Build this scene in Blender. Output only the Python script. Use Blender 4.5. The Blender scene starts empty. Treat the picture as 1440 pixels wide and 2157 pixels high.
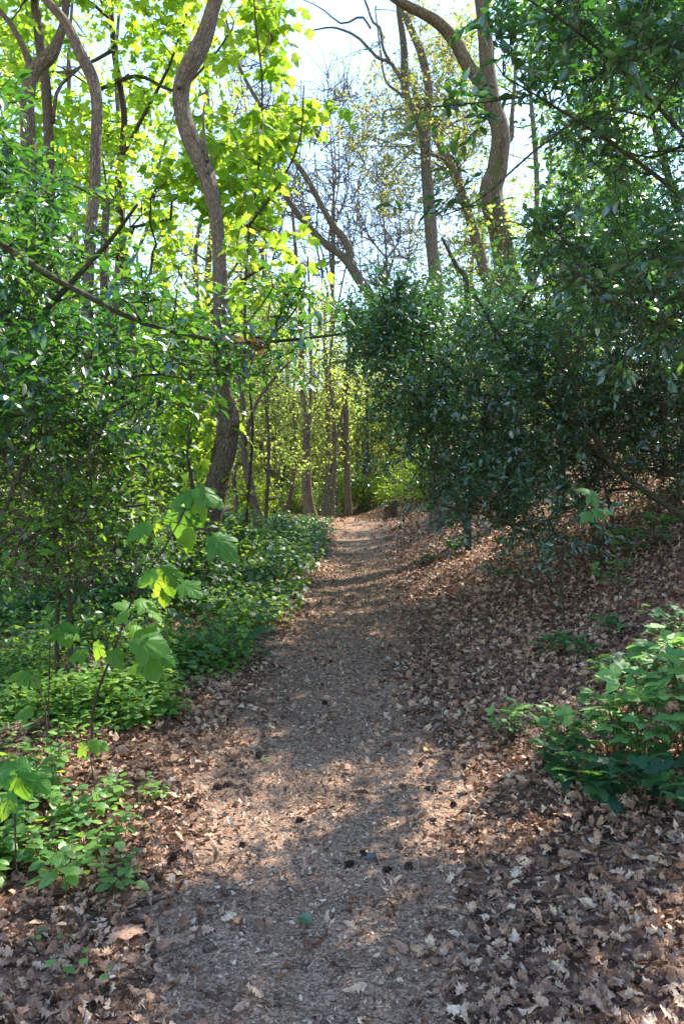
import bpy, math
import numpy as np
from mathutils import Vector

# ------------------------------------------------------------------ camera, sky, sun, exposure
SC = bpy.context.scene
COL = SC.collection
F, CX, CY, CAMZ = 1694.0, 720.0, 1078.5, 1.6          # focal length and centre in photo pixels, eye height

cam_d = bpy.data.cameras.new("camera")
cam = bpy.data.objects.new("camera", cam_d)
COL.objects.link(cam)
cam.location = (0, 0, CAMZ)
cam.rotation_euler = (math.radians(90), 0, 0)
cam_d.sensor_fit = 'VERTICAL'
cam_d.sensor_height = 36
cam_d.lens = F / 2157 * 36
cam_d.clip_start = 0.05
cam_d.clip_end = 2000
SC.camera = cam

SUN_AZ, SUN_EL = 41.0, 52.0                            # degrees right of the view direction, above the horizon
world = bpy.data.worlds.new("World")
SC.world = world
world.use_nodes = True
wn = world.node_tree.nodes
bg = wn["Background"]
sky = wn.new("ShaderNodeTexSky")
sky.sky_type = 'NISHITA'
sky.sun_disc = False
sky.sun_elevation = math.radians(SUN_EL)
sky.sun_rotation = math.radians(SUN_AZ)
sky.air_density = 1.0
sky.dust_density = 0.1
sky.ozone_density = 2.0
world.node_tree.links.new(sky.outputs[0], bg.inputs[0])
bg.inputs[1].default_value = 0.15

sun_d = bpy.data.lights.new("sun", 'SUN')
sun_d.energy = 3.2
sun_d.angle = math.radians(0.53)
sun_d.color = (1.0, 0.93, 0.82)
sun = bpy.data.objects.new("sun", sun_d)
COL.objects.link(sun)
_a, _e = math.radians(SUN_AZ), math.radians(SUN_EL)
SUN_V = Vector((math.sin(_a) * math.cos(_e), math.cos(_a) * math.cos(_e), math.sin(_e)))
sun.rotation_euler = (-SUN_V).to_track_quat('-Z', 'Y').to_euler()
sun.location = (20, 24, 34)

SC.view_settings.view_transform = 'Standard'
SC.view_settings.look = 'None'
SC.view_settings.gamma = 1.0
SC.view_settings.exposure = 2.03
SC.render.engine = 'CYCLES'
cy = SC.cycles
cy.max_bounces = 7
cy.diffuse_bounces = 4
cy.glossy_bounces = 2
cy.transmission_bounces = 5
cy.sample_clamp_indirect = 6
cy.caustics_reflective = False
cy.caustics_refractive = False

RNG = np.random.default_rng(11)

# ------------------------------------------------------------------ the lie of the land
def sstep(a, b, x):
    t = np.clip((x - a) / (b - a), 0, 1)
    return t * t * (3 - 2 * t)

def path_x(Y):
    return np.interp(Y, [0, 2.5, 4, 6.7, 10, 15.7, 20, 24, 30, 40], [-.15, -.14, -.06, -.1, .1, .36, .4, .1, -1.5, -5])

def bumps(x, y):
    return (.5 * np.sin(1.7 * x + .6 * y + 1) * np.sin(1.3 * y - .4 * x) + .3 * np.sin(3.9 * x - 1.1 * y + 2) * np.sin(3.1 * y + x)
            + .2 * np.sin(8.3 * x + 2.3 * y) * np.sin(7.7 * y - 3.1 * x + 1))

def gz(x, y):
    x = np.asarray(x, float); y = np.asarray(y, float)
    p = np.interp(y, [-30, 2, 4, 8, 12, 16, 21, 25, 30, 40, 55, 75, 95, 130, 400],
                  [-.4, 0, .12, .38, .66, .94, 1.36, 1.44, 1.3, .9, 2.8, 9.5, 16, 18, 18])
    s = x - path_x(y)
    r = np.maximum(s - .75, 0)
    bank = .42 * (np.sqrt(r * r + .45) - .67)
    bank = 9 * np.tanh(bank / 9)
    l = np.maximum(-s - .8, 0)
    left = .04 * np.sin(l * 1.3) - .035 * np.minimum(l, 25)
    dish = -.05 * np.exp(-(s / .6) ** 2)
    side = sstep(.4, 1.2, np.abs(s))
    far = sstep(10, 40, np.abs(x) + y * .5)
    return p + bank * (1 - .6 * sstep(28, 45, y)) + left + dish + (.035 * side + .012 + .25 * far) * bumps(x, y)

def at(px, py, d):
    px, py, d = np.broadcast_arrays(np.asarray(px, float), np.asarray(py, float), np.asarray(d, float))
    return np.stack([(px - CX) * d / F, d, CAMZ - (py - CY) * d / F], -1)

DS = np.geomspace(1.2, 70, 420)
def ground_at(px, py):
    """where the line of sight through photo points meets the ground"""
    px = np.atleast_1d(np.asarray(px, float)); py = np.atleast_1d(np.asarray(py, float))
    q = at(px[:, None], py[:, None], DS[None, :])
    below = q[..., 2] <= gz(q[..., 0], q[..., 1])
    k = np.where(below.any(1), below.argmax(1), len(DS) - 1)
    o = q[np.arange(len(px)), k]
    o[:, 2] = gz(o[:, 0], o[:, 1])
    return o

# ------------------------------------------------------------------ helpers
def unit(v):
    return v / np.maximum(np.linalg.norm(v, axis=-1, keepdims=True), 1e-9)

class MB:
    """collects shapes in world space and links them as ONE mesh object"""
    def __init__(s):
        s.v, s.l, s.t, s.r, s.c, s.n = [], [], [], [], [], 0
    def add(s, v, loops, totals, rnd, vec):
        s.v.append(v); s.l.append(loops + s.n); s.t.append(totals)
        s.r.append(np.broadcast_to(rnd, (len(v),))); s.c.append(vec); s.n += len(v)
    def build(s, name, mat, parent=None, origin=None, smooth=True):
        me = bpy.data.meshes.new(name)
        org = np.array(parent["org"]) if parent is not None else np.array(origin if origin is not None else (0, 0, 0), float)
        v = np.concatenate(s.v) - org; l = np.concatenate(s.l).astype(np.int32); t = np.concatenate(s.t).astype(np.int32)
        me.vertices.add(len(v)); me.vertices.foreach_set("co", v.astype(np.float32).ravel())
        me.loops.add(len(l)); me.loops.foreach_set("vertex_index", l)
        me.polygons.add(len(t))
        me.polygons.foreach_set("loop_start", np.concatenate([[0], np.cumsum(t)[:-1]]).astype(np.int32))
        me.polygons.foreach_set("loop_total", t)
        me.polygons.foreach_set("use_smooth", np.full(len(t), smooth))
        a = me.attributes.new("rnd", 'FLOAT', 'POINT'); a.data.foreach_set("value", np.concatenate(s.r).astype(np.float32))
        a = me.attributes.new("loc", 'FLOAT_VECTOR', 'POINT'); a.data.foreach_set("vector", np.concatenate(s.c).astype(np.float32).ravel())
        me.update(calc_edges=True)
        me.materials.append(mat)
        o = bpy.data.objects.new(name, me)
        COL.objects.link(o)
        if parent is not None: o.parent = parent
        else: o.location = org
        o["org"] = [float(q) for q in org]
        return o

def tag(o, label, cat=None, group=None, kind=None):
    if label: o["label"] = label
    if cat: o["category"] = cat
    if group: o["group"] = group
    if kind: o["kind"] = kind
    return o

def empty(name, loc, label, cat, group=None):
    o = bpy.data.objects.new(name, None)
    o.empty_display_size = .2
    COL.objects.link(o)
    o.location = [float(q) for q in loc]
    o["org"] = [float(q) for q in loc]
    return tag(o, label, cat, group)

def copy_tree(o, parent=None):
    c = o.copy(); COL.objects.link(c)
    if parent is not None: c.parent = parent
    for ch in list(o.children): copy_tree(ch, c)
    return c

def tubes(mb, P, R, S=6, rough=0.0, rng=RNG, rnd=None):
    """round bars along polylines P (m,k,3) with radii R (m,k)"""
    P = np.asarray(P, float); R = np.asarray(R, float)
    M, K, _ = P.shape
    T = np.empty_like(P); T[:, 1:-1] = P[:, 2:] - P[:, :-2]; T[:, 0] = P[:, 1] - P[:, 0]; T[:, -1] = P[:, -1] - P[:, -2]
    T = unit(T)
    mean = unit(P[:, -1] - P[:, 0])
    ref = np.where(np.abs(mean[:, :1]) < .7, np.array([[1., 0, 0]]), np.array([[0, 1., 0]]))[:, None, :]
    A = unit(np.cross(T, ref)); B = np.cross(T, A)
    th = np.linspace(0, 2 * np.pi, S, endpoint=False)
    rr = np.broadcast_to(R[:, :, None], (M, K, S)).copy()
    seg = np.concatenate([np.zeros((M, 1)), np.cumsum(np.linalg.norm(np.diff(P, axis=1), axis=2), 1)], 1)
    if rough:
        z = seg[:, :, None]; t = th[None, None, :]; ph = rng.uniform(0, 6, (M, 1, 6))
        rr *= 1 + rough * (.5 * np.sin(2 * t + 1.9 * z + ph[..., :1]) + .4 * np.sin(3 * t - 3.1 * z + ph[..., 1:2]) + .35 * np.sin(5 * t + .8 * z + ph[..., 2:3])
                           + .35 * np.sin(7.3 * z + ph[..., 3:4]) * np.sin(t + ph[..., 4:5]) + .3 * np.sin(4.1 * z + ph[..., 5:6]))
    V = P[:, :, None, :] + rr[..., None] * (np.cos(th)[None, None, :, None] * A[:, :, None, :] + np.sin(th)[None, None, :, None] * B[:, :, None, :])
    r0 = R.max(1)[:, None, None]
    loc = np.stack([np.broadcast_to(np.cos(th) * r0, (M, K, S)), np.broadcast_to(np.sin(th) * r0, (M, K, S)), np.broadcast_to(seg[:, :, None], (M, K, S))], -1)
    loc = loc + rng.uniform(0, 9, (M, 1, 1, 3))
    idx = np.arange(M * K * S).reshape(M, K, S)
    a = idx[:, :-1]; b = idx[:, 1:]
    q = np.stack([a, np.roll(a, -1, 2), np.roll(b, -1, 2), b], -1).reshape(-1)
    nq = M * (K - 1) * S
    cap = np.concatenate([idx[:, 0, ::-1], idx[:, -1]], 0).reshape(-1)
    if rnd is None: rnd = rng.uniform(0, 1, M)
    mb.add(V.reshape(-1, 3), np.concatenate([q, cap]), np.concatenate([np.full(nq, 4), np.full(2 * M, S)]), np.repeat(rnd, K * S), loc.reshape(-1, 3))

def leaves(mb, tmpl, pos, ydir, nrm, size, rnd, jit=.12, rng=RNG, crumple=0.0):
    """copies of a leaf shape: base at pos, tip along ydir, upper face towards nrm"""
    tv, tl, tt = tmpl
    N = len(pos)
    if N == 0: return
    Y = unit(ydir); X = unit(np.cross(Y, nrm)); Z = np.cross(X, Y)
    sx = size * (1 + rng.uniform(-jit, jit, N)); sz = size * rng.uniform(.4, 1.6, N)
    V = (pos[:, None] + tv[None, :, :1] * (X * sx[:, None])[:, None] + tv[None, :, 1:2] * (Y * size[:, None])[:, None] + tv[None, :, 2:] * (Z * sz[:, None])[:, None])
    if crumple: V = V + rng.normal(0, crumple, V.shape) * size[:, None, None]
    n = len(tv)
    L = (tl[None, :] + (np.arange(N) * n)[:, None]).reshape(-1)
    mb.add(V.reshape(-1, 3), L, np.tile(tt, N), np.repeat(rnd, n), np.tile(tv, (N, 1)))

def in_poly(px, py, poly):
    c = np.zeros(len(px), bool); n = len(poly)
    for i in range(n):
        x1, y1 = poly[i]; x2, y2 = poly[i - 1]
        h = ((y1 > py) != (y2 > py))
        c ^= h & (px < (x2 - x1) * (py - y1) / ((y2 - y1) if y2 != y1 else 1e-9) + x1)
    return c

def poly_px(poly, n, rng=RNG):
    p = np.array(poly, float); lo, hi = p.min(0), p.max(0); out = np.zeros((0, 2))
    while len(out) < n:
        q = rng.uniform(lo, hi, (n * 2, 2)); out = np.concatenate([out, q[in_poly(q[:, 0], q[:, 1], poly)]])
    return out[:n]

def vol(poly, d0, d1, n, rng=RNG, clump=0.0):
    """points inside an outline between two distances, optionally gathered into clumps"""
    if clump:
        m = max(3, n // 7)
        q = poly_px(poly, m, rng); d = rng.uniform(d0, d1, m)
        c = at(q[:, 0], q[:, 1], d)
        return c[rng.integers(0, m, n)] + rng.normal(0, clump, (n, 3))
    q = poly_px(poly, n, rng)
    return at(q[:, 0], q[:, 1], rng.uniform(d0, d1, n))

def ball(c, r, n, rng=RNG, hollow=.35):
    v = unit(rng.normal(0, 1, (n, 3))) * (rng.uniform(hollow, 1, (n, 1)) ** .6)
    return np.array(c) + v * np.array(r)

def smooth_line(pts, n):
    """Catmull-Rom through rows (x,y,z,r)"""
    p = np.asarray(pts, float)
    p = np.concatenate([[2 * p[0] - p[1]], p, [2 * p[-1] - p[-2]]])
    u = np.linspace(0, len(p) - 3 - 1e-6, n); k = u.astype(int); t = (u - k)[:, None]
    a, b, c, d = p[k], p[k + 1], p[k + 2], p[k + 3]
    return .5 * (2 * b + (c - a) * t + (2 * a - 5 * b + 4 * c - d) * t ** 2 + (3 * b - a - 3 * c + d) * t ** 3)

def limb(pts, d0, d1=None, to_ground=False, flare=1.5):
    """photo trace [(px,py,width px)...] at distance d0 (to d1 at its end) -> rows x,y,z,r"""
    a = np.array(pts, float); n = len(a)
    d = np.linspace(d0, d0 if d1 is None else d1, n)
    p = at(a[:, 0], a[:, 1], d); r = a[:, 2] / 2 * d / F
    rows = np.concatenate([p, r[:, None]], 1)
    if to_ground:
        x, y, z, q = rows[0]
        g = float(gz(x, y))
        if z > g + .1:
            rows = np.concatenate([[[x - (rows[1][0] - x) * .15, y, g - .12, q * flare], [x, y, g + .25 * min(1, z - g), q * 1.1]], rows])
        else:
            rows[0][2] = g - .12; rows[0][3] *= flare * .8
    L = np.linalg.norm(np.diff(rows[:, :3], axis=0), axis=1).sum()
    return smooth_line(rows, int(max(8, min(90, L / .16))))

def wood(skel, targets, rng=RNG, passes=(.06, .25, 1.0), lift=.14, thick=.010, rmin=.003, K=7):
    """branches from limbs (list of rows x,y,z,r) out to target points; returns P, R, end directions (in target order)"""
    SP = np.concatenate([s[:, :3] for s in skel]); SR = np.concatenate([s[:, 3] for s in skel])
    N = len(targets); order = rng.permutation(N); done = 0
    allP = np.zeros((N, K, 3)); allR = np.zeros((N, K))
    for f in passes:
        e = max(done + 1, int(round(N * f))) if f < 1 else N
        sel = order[done:e]; done = e
        if len(sel) == 0: continue
        if len(SP) > 3500:
            k = rng.choice(len(SP), 3500, replace=False); SP, SR = SP[k], SR[k]
        best = np.zeros(len(sel), int)
        for i in range(0, len(sel), 400):
            t = targets[sel[i:i + 400]]
            dv = t[:, None] - SP[None]; dist = np.linalg.norm(dv, axis=2)
            cost = dist * (1 + .9 * np.clip(.25 - dv[..., 2] / np.maximum(dist, .01), 0, 2)) + rng.uniform(0, .15, dist.shape)
            best[i:i + 400] = cost.argmin(1)
        s = SP[best]; t = targets[sel]; L = np.linalg.norm(t - s, axis=1)
        c = s * .55 + t * .45 + rng.normal(0, .13, s.shape) * L[:, None]; c[:, 2] += lift * L
        u = np.linspace(0, 1, K)[None, :, None]
        P = (1 - u) ** 2 * s[:, None] + 2 * u * (1 - u) * c[:, None] + u * u * t[:, None]
        j = rng.normal(0, .028, P.shape) * L[:, None, None]; j[:, 0] = 0; j[:, -1] = 0
        P = P + j
        r0 = np.clip(thick * L + .003, rmin * 1.3, np.maximum(SR[best] * .75, rmin * 1.3)); r1 = np.maximum(rmin, r0 * .3)
        R = r0[:, None] + (r1 - r0)[:, None] * np.linspace(0, 1, K)[None]
        allP[sel] = P; allR[sel] = R
        SP = np.concatenate([SP, P[:, 2:].reshape(-1, 3)]); SR = np.concatenate([SR, R[:, 2:].reshape(-1)])
    return allP, allR, unit(allP[:, -1] - allP[:, -2])

def sprays(wmb, lmb, tmpl, P, dirs, ntw=3, tl=.3, nl=6, size=.06, droop=.2, flat=1.0, along=.7, rng=RNG, tone=(0, 1), tw_r=.0022, back=.45, up=.15):
    """twigs with leaves around the ends of branches"""
    N = len(P); M = N * ntw
    fr = rng.uniform(1 - back, 1, M); i = np.repeat(np.arange(N), ntw)
    k = fr * (P.shape[1] - 1); a = np.minimum(k.astype(int), P.shape[1] - 2)
    s = P[i, a] + (P[i, a + 1] - P[i, a]) * (k - a)[:, None]
    d = unit(dirs[i] * .6 + unit(rng.normal(0, 1, (M, 3))) * .9 + np.array([0, 0, up]))
    L = tl * rng.uniform(.5, 1.35, M)
    mid = s + d * (L * .55)[:, None] + rng.normal(0, .06, (M, 3)) * L[:, None]
    e = s + d * L[:, None] + np.array([0, 0, -1]) * (droop * L * .5)[:, None]
    TP = np.stack([s, mid, e], 1)
    if wmb is not None: tubes(wmb, TP, np.broadcast_to(np.array([1.2, 1, .6]) * tw_r, (M, 3)), 4, rng=rng)
    if lmb is None: return
    j = np.tile(np.arange(nl), M); i2 = np.repeat(np.arange(M), nl)
    f = np.clip((j + .6 + rng.uniform(-.3, .3, len(j))) / nl, .05, 1)
    pos = np.where((f < .5)[:, None], TP[i2, 0] + (TP[i2, 1] - TP[i2, 0]) * (f * 2)[:, None], TP[i2, 1] + (TP[i2, 2] - TP[i2, 1]) * (f * 2 - 1)[:, None])
    td = d[i2]
    side = unit(np.cross(td, np.array([0, 0, 1.])) + rng.normal(0, .35, td.shape)) * np.where(j % 2 == 0, 1, -1)[:, None]
    ld = unit(td * along + side * (1 - .5 * (f > .9))[:, None] + rng.normal(0, .3, td.shape) + np.array([0, 0, -droop]))
    nm = np.array([0, 0, flat]) + rng.normal(0, .45, td.shape)
    clump = rng.uniform(tone[0], tone[1], N)[i][i2]
    rnd = np.clip(clump * .55 + rng.uniform(tone[0], tone[1], len(j)) * .45, 0, 1)
    leaves(lmb, tmpl, pos, ld, nm, size * rng.uniform(.6, 1.25, len(j)), rnd, rng=rng)

# ------------------------------------------------------------------ leaf shapes (unit length, base at 0, tip at y = 1)
def finish(v, faces):
    return np.array(v, float), np.concatenate([np.array(f) for f in faces]).astype(int), np.array([len(f) for f in faces])

def strip_leaf(ys, ws, fold=.25, bend=.15, curl=0.0, twist=0.0):
    v = []; f = []
    for y, w in zip(ys, ws):
        z = -bend * (y ** 2) + curl * math.sin(y * 5)
        tz = twist * (y - .5)
        v += [(-w, y, z + fold * w - tz * w), (0, y, z), (w, y, z + fold * w + tz * w)]
    for i in range(len(ys) - 1):
        a = 3 * i
        f += [(a, a + 1, a + 4, a + 3), (a + 1, a + 2, a + 5, a + 4)]
    return finish(v, f)

def star_leaf(half, centre, droop=.2, pleat=.04, ring=.5, fold=.1):
    right = half; left = [(-x, y) for x, y in reversed(half) if abs(x) > 1e-6]
    out = right + left; n = len(out); v = [(centre[0], centre[1], 0)]
    def z(x, y, k):
        r2 = x * x + (y - centre[1]) ** 2
        return -droop * r2 + fold * abs(x) + (pleat if k % 2 else 0)
    for k, (x, y) in enumerate(out):
        mx, my = centre[0] + (x - centre[0]) * ring, centre[1] + (y - centre[1]) * ring
        v.append((mx, my, z(mx, my, k)))
    for k, (x, y) in enumerate(out): v.append((x, y, z(x, y, k) - pleat * .5))
    f = []
    for k in range(n):
        m = (k + 1) % n
        f.append((0, 1 + k, 1 + m)); f.append((1 + k, 1 + n + k, 1 + n + m, 1 + m))
    return finish(v, f)

def merge_t(parts):
    v = []; l = []; t = []; n = 0
    for a, b, c in parts:
        v.append(a); l.append(b + n); t.append(c); n += len(a)
    return np.concatenate(v), np.concatenate(l), np.concatenate(t)

def moved(t, ang, sc, off):
    v = t[0].copy(); c, s = math.cos(ang), math.sin(ang)
    x = v[:, 0] * c - v[:, 1] * s; y = v[:, 0] * s + v[:, 1] * c
    return np.stack([x * sc + off[0], y * sc + off[1], v[:, 2] * sc], 1), t[1], t[2]

HOLLY = strip_leaf([0, .14, .34, .6, .82, 1], [.02, .13, .205, .20, .10, .0], fold=.35, bend=.18)
HOLLY_FAR = strip_leaf([0, .4, 1], [.03, .25, .0], fold=.35, bend=.15)
SMALL = strip_leaf([0, .45, 1], [.02, .33, .0], fold=.2, bend=.2)
SYC_HALF = [(0, -.02), (.11, -.09), (.27, -.05), (.38, .05), (.33, .15), (.45, .22), (.5, .32), (.6, .46), (.46, .47), (.38, .52), (.25, .46), (.31, .6), (.24, .68), (.22, .78), (.1, .87), (0, 1.02)]
SYC = star_leaf(SYC_HALF, (0, .2), droop=.28, pleat=.03)
SYC_LITE = star_leaf([(0, -.03), (.3, -.06), (.36, .1), (.58, .44), (.26, .46), (.24, .74), (0, 1)], (0, .2), droop=.25, pleat=0, ring=.55)
HERO_HALF = [(0, 0), (.09, -.07), (.2, -.06), (.31, 0), (.36, .07), (.35, .15), (.46, .2), (.5, .28), (.58, .34), (.6, .44), (.54, .48), (.49, .54), (.38, .53), (.29, .5), (.33, .57), (.33, .65), (.29, .7), (.27, .79), (.2, .83), (.15, .91), (.07, .95), (0, 1.04)]
HERO = star_leaf(HERO_HALF, (0, .17), droop=.42, pleat=.022, ring=.55, fold=-.06)
def serrated(n, w, amp):
    h = [(0, 0)]
    for k in range(1, n):
        y = k / n; x = w * math.sin(math.pi * y ** .8) ** .75
        h.append((x + (amp if k % 2 else -amp * .4), y + (amp * .6 if k % 2 else 0)))
    return h + [(0, 1)]
LEAFLET = star_leaf(serrated(10, .33, .022), (0, .4), droop=.25, pleat=.02, fold=.18)
BRAMBLE = merge_t([moved(LEAFLET, 0, .62, (0, .38)), moved(LEAFLET, 1.15, .55, (-.02, .34)), moved(LEAFLET, -1.15, .55, (.02, .34)),
                   strip_leaf([0, .38], [.012, .012], 0, 0)])
NETTLE = star_leaf(serrated(8, .34, .03), (0, .38), droop=.3, pleat=.02, fold=.12)
NETTLE_LITE = strip_leaf([0, .2, .5, .8, 1], [.05, .3, .36, .18, 0], fold=.15, bend=.3)
IVY = star_leaf([(0, .02), (.16, -.1), (.34, -.04), (.45, .16), (.3, .3), (.46, .5), (.24, .58), (.12, .8), (0, 1)], (0, .25), droop=.15, pleat=.01)
OAKS = []
for k in range(7):
    r = np.random.default_rng(50 + k)
    ys = [0, .1, .2, .29, .38, .48, .56, .66, .75, .86, .94, 1]
    ws = [.02, .07, .17, .09, .24, .12, .3, .15, .27, .12, .14, .02]
    OAKS.append(strip_leaf(ys, [w * r.uniform(.8, 1.25) for w in ws], fold=r.uniform(-.7, .8), bend=r.uniform(-.35, .45), curl=r.uniform(-.1, .1), twist=r.uniform(-1.2, 1.2)))
OAK_FAR = [strip_leaf([0, .3, .65, 1], [.03, .22, .26, .05], fold=f, bend=b, twist=t) for f, b, t in ((.5, .3, .6), (-.4, -.3, -.5), (.2, .5, 0))]
CHIP = strip_leaf([0, .5, 1], [.1, .28, .05], fold=.3, bend=.2)

# ------------------------------------------------------------------ materials
def new_mat(name):
    m = bpy.data.materials.new(name); m.use_nodes = True
    nt = m.node_tree; nt.nodes.clear()
    return m, nt, nt.nodes.new("ShaderNodeOutputMaterial")

def ramp(nt, stops, fac=None):
    n = nt.nodes.new("ShaderNodeValToRGB"); e = n.color_ramp.elements
    while len(e) < len(stops): e.new(.5)
    for el, (p, c) in zip(e, stops): el.position = p; el.color = (*c, 1)
    if fac is not None: nt.links.new(fac, n.inputs[0])
    return n.outputs[0]

def attr(nt, name):
    n = nt.nodes.new("ShaderNodeAttribute"); n.attribute_name = name
    return n

def math_n(nt, op, a, b=None):
    n = nt.nodes.new("ShaderNodeMath"); n.operation = op
    for i, q in enumerate((a, b)):
        if q is None: continue
        if isinstance(q, (int, float)): n.inputs[i].default_value = q
        else: nt.links.new(q, n.inputs[i])
    return n.outputs[0]

def mix_col(nt, f, a, b):
    n = nt.nodes.new("ShaderNodeMix"); n.data_type = 'RGBA'
    for i, q in ((0, f), (6, a), (7, b)):
        if isinstance(q, (int, float)): n.inputs[i].default_value = q
        elif isinstance(q, tuple): n.inputs[i].default_value = (*q, 1)
        else: nt.links.new(q, n.inputs[i])
    return n.outputs[2]

def noise(nt, vec, scale, detail=3, rough=.55):
    n = nt.nodes.new("ShaderNodeTexNoise"); n.inputs["Scale"].default_value = scale; n.inputs["Detail"].default_value = detail; n.inputs["Roughness"].default_value = rough
    if vec is not None: nt.links.new(vec, n.inputs["Vector"])
    return n

def scaled(nt, vec, s):
    n = nt.nodes.new("ShaderNodeVectorMath"); n.operation = 'MULTIPLY'; n.inputs[1].default_value = s
    nt.links.new(vec, n.inputs[0]); return n.outputs[0]

def bump(nt, h, strength, dist):
    n = nt.nodes.new("ShaderNodeBump"); n.inputs["Strength"].default_value = strength; n.inputs["Distance"].default_value = dist
    nt.links.new(h, n.inputs["Height"]); return n.outputs[0]

def leaf_mat(name, stops, tstops, gloss=.45, spec=.5, trans=.5, veins=0.0, pale=None, mottle=0.0, ior=1.5):
    m, nt, out = new_mat(name)
    r = attr(nt, "rnd").outputs["Fac"]
    col = ramp(nt, stops, r); tcol = ramp(nt, tstops, r)
    lc = attr(nt, "loc").outputs["Vector"]
    p = nt.nodes.new("ShaderNodeBsdfPrincipled"); p.inputs["Roughness"].default_value = gloss
    p.inputs["Specular IOR Level"].default_value = spec; p.inputs["IOR"].default_value = ior
    t = nt.nodes.new("ShaderNodeBsdfTranslucent")
    if pale:                                            # silver marks along the leaf blade
        q = noise(nt, scaled(nt, lc, (9, 6, 1)), 1.0, 2).outputs[0]
        f = math_n(nt, 'MULTIPLY', math_n(nt, 'GREATER_THAN', q, .56), .55)
        col = mix_col(nt, f, col, pale)
    if veins:
        sx = nt.nodes.new("ShaderNodeSeparateXYZ"); nt.links.new(lc, sx.inputs[0])
        ax = math_n(nt, 'ABSOLUTE', sx.outputs[0])
        k = math_n(nt, 'SUBTRACT', sx.outputs[1], math_n(nt, 'MULTIPLY', ax, .75))
        side = math_n(nt, 'ABSOLUTE', math_n(nt, 'SINE', math_n(nt, 'MULTIPLY', k, 22.0)))
        vein = math_n(nt, 'MAXIMUM', math_n(nt, 'LESS_THAN', ax, .012), math_n(nt, 'LESS_THAN', side, .16))
        col = mix_col(nt, math_n(nt, 'MULTIPLY', vein, veins), col, (.20, .32, .10))
        b = bump(nt, side, .2, .004); nt.links.new(b, p.inputs["Normal"])
    if mottle:
        g = nt.nodes.new("ShaderNodeNewGeometry").outputs["Position"]
        q = noise(nt, g, 70, 4, .7).outputs[0]
        col = mix_col(nt, math_n(nt, 'MULTIPLY', math_n(nt, 'GREATER_THAN', q, .52), mottle), col, (.05, .026, .017))
        q2 = noise(nt, g, 160, 3, .6).outputs[0]
        col = mix_col(nt, math_n(nt, 'MULTIPLY', math_n(nt, 'GREATER_THAN', q2, .58), mottle), col, (.45, .31, .21))
        nt.links.new(bump(nt, q2, .6, .006), p.inputs["Normal"])
    nt.links.new(col, p.inputs["Base Color"]); nt.links.new(tcol, t.inputs[0])
    mx = nt.nodes.new("ShaderNodeMixShader"); mx.inputs[0].default_value = trans
    nt.links.new(p.outputs[0], mx.inputs[1]); nt.links.new(t.outputs[0], mx.inputs[2]); nt.links.new(mx.outputs[0], out.inputs[0])
    return m

def bark_mat(name, dark, light, moss=0.0, fine=1.0, mosscol=(.12, .13, .02)):
    m, nt, out = new_mat(name)
    v = attr(nt, "loc").outputs["Vector"]
    ridg = noise(nt, scaled(nt, v, (40 * fine, 40 * fine, 9 * fine)), 1.0, 4, .65)
    broad = noise(nt, scaled(nt, v, (9, 9, 2.2)), 1.0, 3)
    vo = nt.nodes.new("ShaderNodeTexVoronoi"); vo.feature = 'DISTANCE_TO_EDGE'; vo.inputs["Scale"].default_value = 1
    wv = nt.nodes.new("ShaderNodeVectorMath"); wv.operation = 'ADD'
    nt.links.new(scaled(nt, v, (34 * fine, 34 * fine, 11 * fine)), wv.inputs[0]); nt.links.new(scaled(nt, ridg.outputs["Color"], (1.2, 1.2, 1.2)), wv.inputs[1])
    nt.links.new(wv.outputs[0], vo.inputs["Vector"])
    crack = math_n(nt, 'MINIMUM', math_n(nt, 'MULTIPLY', vo.outputs[0], 4.0), 1.0)
    h = math_n(nt, 'MULTIPLY', math_n(nt, 'ADD', ridg.outputs[0], math_n(nt, 'MULTIPLY', crack, .55)), .65)
    col = ramp(nt, [(.25, dark), (.5, tuple((a + b) / 2 for a, b in zip(dark, light))), (.8, light)], h)
    col = mix_col(nt, math_n(nt, 'MULTIPLY', broad.outputs[0], .5), col, tuple(c * .55 for c in light))
    li = noise(nt, scaled(nt, v, (16, 16, 7)), 1, 4, .7).outputs[0]
    col = mix_col(nt, math_n(nt, 'MULTIPLY', math_n(nt, 'GREATER_THAN', li, .62), .5), col, (.42, .40, .31))
    st_ = noise(nt, scaled(nt, v, (4, 4, 1.3)), 1, 4, .6).outputs[0]
    col = mix_col(nt, math_n(nt, 'MULTIPLY', math_n(nt, 'GREATER_THAN', st_, .58), .4), col, tuple(c * 1.6 for c in dark))
    if moss:
        f = math_n(nt, 'MULTIPLY', math_n(nt, 'GREATER_THAN', noise(nt, scaled(nt, v, (5, 5, 1.1)), 1, 5, .7).outputs[0], 1 - moss), .8)
        col = mix_col(nt, f, col, mosscol)
    p = nt.nodes.new("ShaderNodeBsdfPrincipled"); p.inputs["Roughness"].default_value = .9; p.inputs["Specular IOR Level"].default_value = .2
    nt.links.new(col, p.inputs["Base Color"]); nt.links.new(bump(nt, h, 1.0, .045), p.inputs["Normal"]); nt.links.new(p.outputs[0], out.inputs[0])
    return m

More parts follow.
